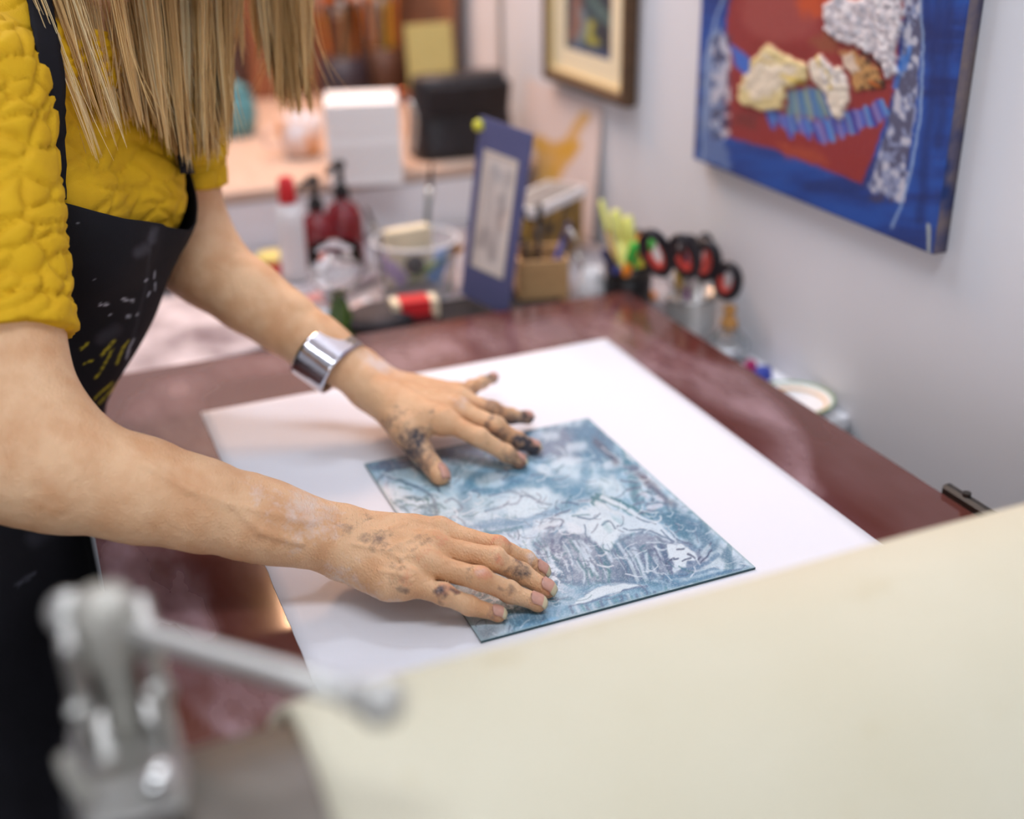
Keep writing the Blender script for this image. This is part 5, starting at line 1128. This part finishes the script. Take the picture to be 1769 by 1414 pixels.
# ---- gold-and-black box with white lid, wooden box, pots and pens in the corner
m_goldblk = M('black_gold_print', (34, 28, 24), .5, var=1., vscale=45, col2=(176, 136, 48), detail=2.)
a, b = gz(925, 362, .07), gz(1018, 318, .07); ex = unit(b-a); ey = V(-ex[1], ex[0], 0); bx_ = thing('gift_box', V(a[0]+.04, a[1]+.07, TZ), 'black and gold box with a white lid edge near the corner', 'box')
mk('box_body', slab(a+ex*.004+ey*.004, ex, ey, .150, .062, TZ, .056), m_goldblk, bx_); mk('lid', slab(a, ex, ey, .158, .070, .056, .070), m_white, bx_); mk('lid_print', slab(a+ex*.006+ey*.006, ex, ey, .146, .058, .070, .0706), M('grey_lid_print', (150, 146, 142), .6, var=.6, vscale=30, col2=(90, 90, 90)), bx_)
q = gz(950, 523, TZ); c0 = q+V(.004, .042, 0); wb = thing('wooden_box', c0, 'open brown wooden box of tools next to the mat', 'box'); Rz = rotz(-.28); W_, D__, H_ = .068, .075, .062
for p_, s_ in (((0, -D__/2, H_/2), (W_, .005, H_)), ((0, D__/2, H_/2), (W_, .005, H_)), ((-W_/2, 0, H_/2), (.005, D__-.006, H_)), ((W_/2, 0, H_/2), (.005, D__-.006, H_))): mk('side_board', xf(cbox(p_, s_, .0006), Rz, c0), m_wood2 if 'm_wood2' in globals() else m_wood, wb)
mk('bottom_board', xf(cbox((0, 0, .003), (W_-.006, D__-.006, .005)), Rz, c0), m_wood, wb)
def stick(name, o, d, L, r, mat, label, cat, group=None, tipmat=None, tl=.25):
    d = unit(d); R = frame_to(d); t = thing(name, o, label, cat, group)
    mk('barrel', lathe([(r*.6, 0), (r, .003), (r, L*(1-tl))], 14, o, R), mat, t, True); mk('cap', lathe([(r*1.15, L*(1-tl)), (r*1.2, L*(1-tl)+.002), (r*1.1, L-.004), (r*.5, L)], 14, o, R), tipmat or mat, t, True)
PM = {n_: M('pen_'+n_, c_, .35) for n_, c_ in (('blue', (48, 66, 160)), ('navy', (28, 34, 80)), ('magenta', (170, 24, 96)), ('green', (70, 190, 70)), ('yellow', (230, 190, 40)), ('lemon', (216, 216, 120)), ('orange', (240, 140, 30)), ('black', (26, 24, 28)), ('purple', (110, 50, 110)), ('gold', (170, 136, 60)))}
for i, (dx, dy, lx, ly, L, m1, m2, lb) in enumerate(((-.018, -.01, -.12, .0, .11, 'black', 'gold', 'black pen with gold cap in the wooden box'), (.0, .015, .1, .1, .12, 'black', 'black', 'plain black pen in the wooden box'), (.016, -.012, .25, .0, .10, 'navy', 'navy', 'navy pen in the wooden box'), (.01, .0, .35, -.1, .095, 'blue', 'blue', 'blue pen leaning over the white pot from the wooden box'), (-.008, .012, -.05, .15, .115, 'gold', 'black', 'gold pen with black cap in the wooden box'))):
    stick('pen', c0+V(dx, dy, .008), V(lx, ly, 1), L, .0042, PM[m1], lb, 'pen', 'pens in the wooden box', PM[m2])
q = gz(1022, 521, TZ); cp = thing('white_pot', q, 'small white ceramic pot at the far bed corner', 'pot'); mk('pot_body', lathe([(.014, 0), (.019, .006), (.021, .025), (.015, .042), (.013, .05), (.0105, .05), (.012, .042), (.018, .025), (.002, .008)], 24, q), m_white, cp, True); mk('pot_foot', lathe([(.015, 0), (.0155, .003)], 24, q), m_white, cp, True)
dk = gd(985, 402, 1.60)-(q+V(0, 0, .012)); Lk = np.linalg.norm(dk); Rk = frame_to(dk)
pk = thing('palette_spoon', q+V(0, 0, .012), 'silver spoon standing in the small white pot', 'spoon'); mk('spoon_handle', lathe([(.0025, 0), (.003, Lk*.5), (.0028, Lk*.8)], 10, q+V(0, 0, .012), Rk), m_chrome, pk, True); mk('spoon_bowl', sph(q+V(0, 0, .012)+dk*.9, 1, 16, 10, (.012, .005, .018), Rk), m_chrome, pk, True)
q = gz(1062, 512, TZ); dp = thing('drawer_knob', q, 'tiny white knob in front of the pens', 'knob'); mk('knob_ball', sph(q+V(0, 0, .016), .011, 16, 12), m_white, dp, True); mk('knob_foot', lathe([(.007, 0), (.006, .006)], 14, q), m_white, dp, True)
q = gz(1092, 540, TZ)+V(.012, .035, 0); pj = thing('pen_cup', q, 'dark cup crowded with markers and brushes in the corner', 'cup'); mk('cup_wall', lathe([(.030, 0), (.032, .002), (.033, .062), (.030, .062), (.028, .004), (.001, .003)], 28, q), m_black, pj, True); mk('cup_band', lathe([(.0335, .045), (.0335, .056)], 28, q), m_darkmetal, pj, True)
for i, (px_, py_, D, r_, m1, m2, lb) in enumerate(((1038, 345, 1.60, .0040, 'gold', 'lemon', 'wooden-coloured pen leaning left in the dark cup'), (1062, 362, 1.58, .0075, 'lemon', 'lemon', 'thick lemon yellow marker in the dark cup'), (1084, 372, 1.60, .0070, 'lemon', 'lemon', 'lemon yellow marker right of its thicker twin'), (1112, 405, 1.55, .0065, 'green', 'orange', 'green marker with an orange cap in the dark cup'), (1128, 412, 1.57, .0055, 'yellow', 'green', 'yellow marker with a green cap in the dark cup'), (1042, 432, 1.56, .0055, 'blue', 'navy', 'blue marker leaning far left in the dark cup'), (1098, 420, 1.53, .0060, 'orange', 'green', 'orange marker with a green cap in the dark cup'), (1105, 395, 1.61, .0050, 'black', 'black', 'black marker at the back of the dark cup'))):
    o = q+V((i % 3-1)*.010, (i//3-1)*.010, .006); e = gd(px_, py_, D); stick('marker', o, e-o, np.linalg.norm(e-o), r_, PM[m1], lb, 'marker', 'markers in the dark cup', PM[m2], .3)
for i, (px_, py_, m1, m2, lb) in enumerate(((1078, 524, 'magenta', 'magenta', 'magenta marker lying before the dark cup'), (1100, 512, 'yellow', 'orange', 'yellow and orange marker lying before the dark cup'))):
    o = gz(px_, py_, TZ)+V(0, 0, .006); stick('marker', o+V(-.0, .02, 0), V(.1, -.3, 0), .05, .0058, PM[m1], lb, 'marker', None, PM[m2], .4)
# ribbed tin can with scissors
q = gz(1206, 596, TS)*V(0, 1, 1)+V(.790, .02, 0); cn = thing('ribbed_can', q, 'ribbed silver tin can holding scissors near the wall', 'can')
rp = [(.033, 0), (.0345, .002)]
for i in range(9): rp += [(.0345, .008+i*.006), (.0335, .011+i*.006)]
rp += [(.0345, .064), (.0355, .066), (.0355, .068), (.033, .068), (.0325, .006), (.001, .005)]
mk('can_wall', lathe(rp, 36, q), M('tinplate', (214, 213, 210), .35, .55), cn, True); mk('can_rim', tube([q+V(.0348*math.cos(a_), .0348*math.sin(a_), .067) for a_ in np.linspace(0, 2*np.pi, 36, endpoint=False)], .0014, 8, True), m_chrome, cn, True)
m_coral = M('coral_red_grip', (206, 74, 62), .5); m_grip = M('black_grip', (30, 26, 32), .45)
def scissors(pxs, D, label, rad=.022, ov=1.3, tw=.7):
    c = gd(*pxs, D); foot = q+V(0, 0, .012); ax = unit(c-foot); s_ = thing('scissors', foot, label, 'scissors', 'scissors in the ribbed can')
    sd = unit(np.cross(ax, fw)); sd = sd if sd@rt > 0 else -sd; fd_ = unit(np.cross(sd, ax)); sd = unit(sd*math.cos(tw)+fd_*math.sin(tw))
    for s, k_ in ((-1, 1.), (1, .9)):
        ctr = c+sd*s*rad*.95; lp = [ctr+(sd*math.cos(a_)*rad*.82+ax*math.sin(a_)*rad*ov)*k_ for a_ in np.linspace(0, 2*np.pi, 28, endpoint=False)]
        h_ = mk('handle_loop', tube(lp, .0068, 10, True, 1.), m_grip, s_, True); mk('grip_liner', tube([ctr+(p_-ctr)*.70-fw*.001 for p_ in lp[14:28]+lp[:4]], .0046, 8), m_coral, h_, True)
        mk('blade', tube([ctr-ax*rad*ov*.9, foot*.55+c*.45-sd*s*.002, foot-sd*s*.003], [.005, .0042, .0015], 8, flat=.45), m_steel, s_, True)
    mk('pivot', lathe([(.004, 0), (.004, .003)], 12, foot*.55+c*.45-fw*.004, frame_to(-fw)), m_chrome, s_, True)
scissors((1158, 440), 1.47, 'scissors leaning furthest left in the ribbed can', .020, 1.8, .75); scissors((1202, 444), 1.55, 'scissors standing in the middle of the ribbed can', .018, 1.5, -.8); scissors((1238, 468), 1.50, 'scissors with the round handle leaning towards the wall', .022, 1.15, .7)
stick('marker', q+V(.0, .012, .008), V(.1, .1, 1), .125, .005, PM['purple'], 'purple marker between the scissors in the ribbed can', 'marker', None, PM['purple']); stick('marker', q+V(-.012, -.004, .008), V(-.15, .0, 1), .10, .0045, PM['gold'], 'gold marker between the scissors in the ribbed can', 'marker', None, PM['gold'])
# jar with cork, caps, dish with green rim
q = gz(1264, 622, TS)*V(0, 1, 1)+V(.804, .012, 0); jr = thing('cork_jar', q, 'squat glass jar with a cork stopper beside the ribbed can', 'jar'); mk('jar_glass', lathe([(.022, 0), (.027, .004), (.028, .022), (.018, .034), (.013, .037), (.013, .043), (.0115, .043), (.0115, .036), (.025, .022), (.024, .006), (.001, .004)], 28, q), m_glass, jr, True)
m_cork = M('cork', (206, 150, 84), .8, var=.6, vscale=200); mk('cork', lathe([(.0095, .036), (.0115, .052), (.008, .055), (.006, .060), (.009, .066), (.007, .072), (.002, .074)], 18, q), m_cork, jr, True); mk('filling', lathe([(.02, .005), (.0225, .008), (.0225, .018), (.01, .02)], 24, q), M('silver_pigment', (226, 226, 230), .3, .6), jr, True)
for (px_, py_, mt_, r_, lb) in ((1236, 610, 'magenta', .007, 'magenta bottle cap left of the cork jar'), (1296, 640, 'magenta', .008, 'magenta bottle cap between the cork jar and the blue cap'), (1318, 652, 'blue', .011, 'blue bottle cap next to the green-rimmed dish')):
    q = gz(px_, py_, TS); t = thing('bottle_cap', q+V(0, 0, .0), lb, 'cap'); mk('cap_shell', lathe([(r_, 0), (r_*1.02, .002), (r_*.95, .012), (r_*.7, .014)], 20, q), PM[mt_], t, True); mk('cap_ring', lathe([(r_*1.08, 0), (r_*1.08, .0025)], 20, q), PM[mt_], t, True)
q = V(.789, 1.03, TS); ds = thing('green_rimmed_dish', q, 'white dish with a green rim on the narrow shelf', 'dish'); mk('dish_body', lathe([(.028, 0), (.034, .002), (.044, .012), (.0465, .015), (.0445, .015), (.033, .005), (.001, .004)], 40, q), m_white, ds, True)
mk('rim', tube([q+V(.0462*math.cos(a_), .0462*math.sin(a_), .015) for a_ in np.linspace(0, 2*np.pi, 40, endpoint=False)], .0018, 8, True), M('green_glaze', (122, 160, 110), .3), ds, True); mk('glaze_ring', tube([q+V(.0385*math.cos(a_), .0385*math.sin(a_), .0098) for a_ in np.linspace(0, 2*np.pi, 40, endpoint=False)], .0022, 8, True), M('peach_glaze', (232, 196, 150), .3), ds, True)
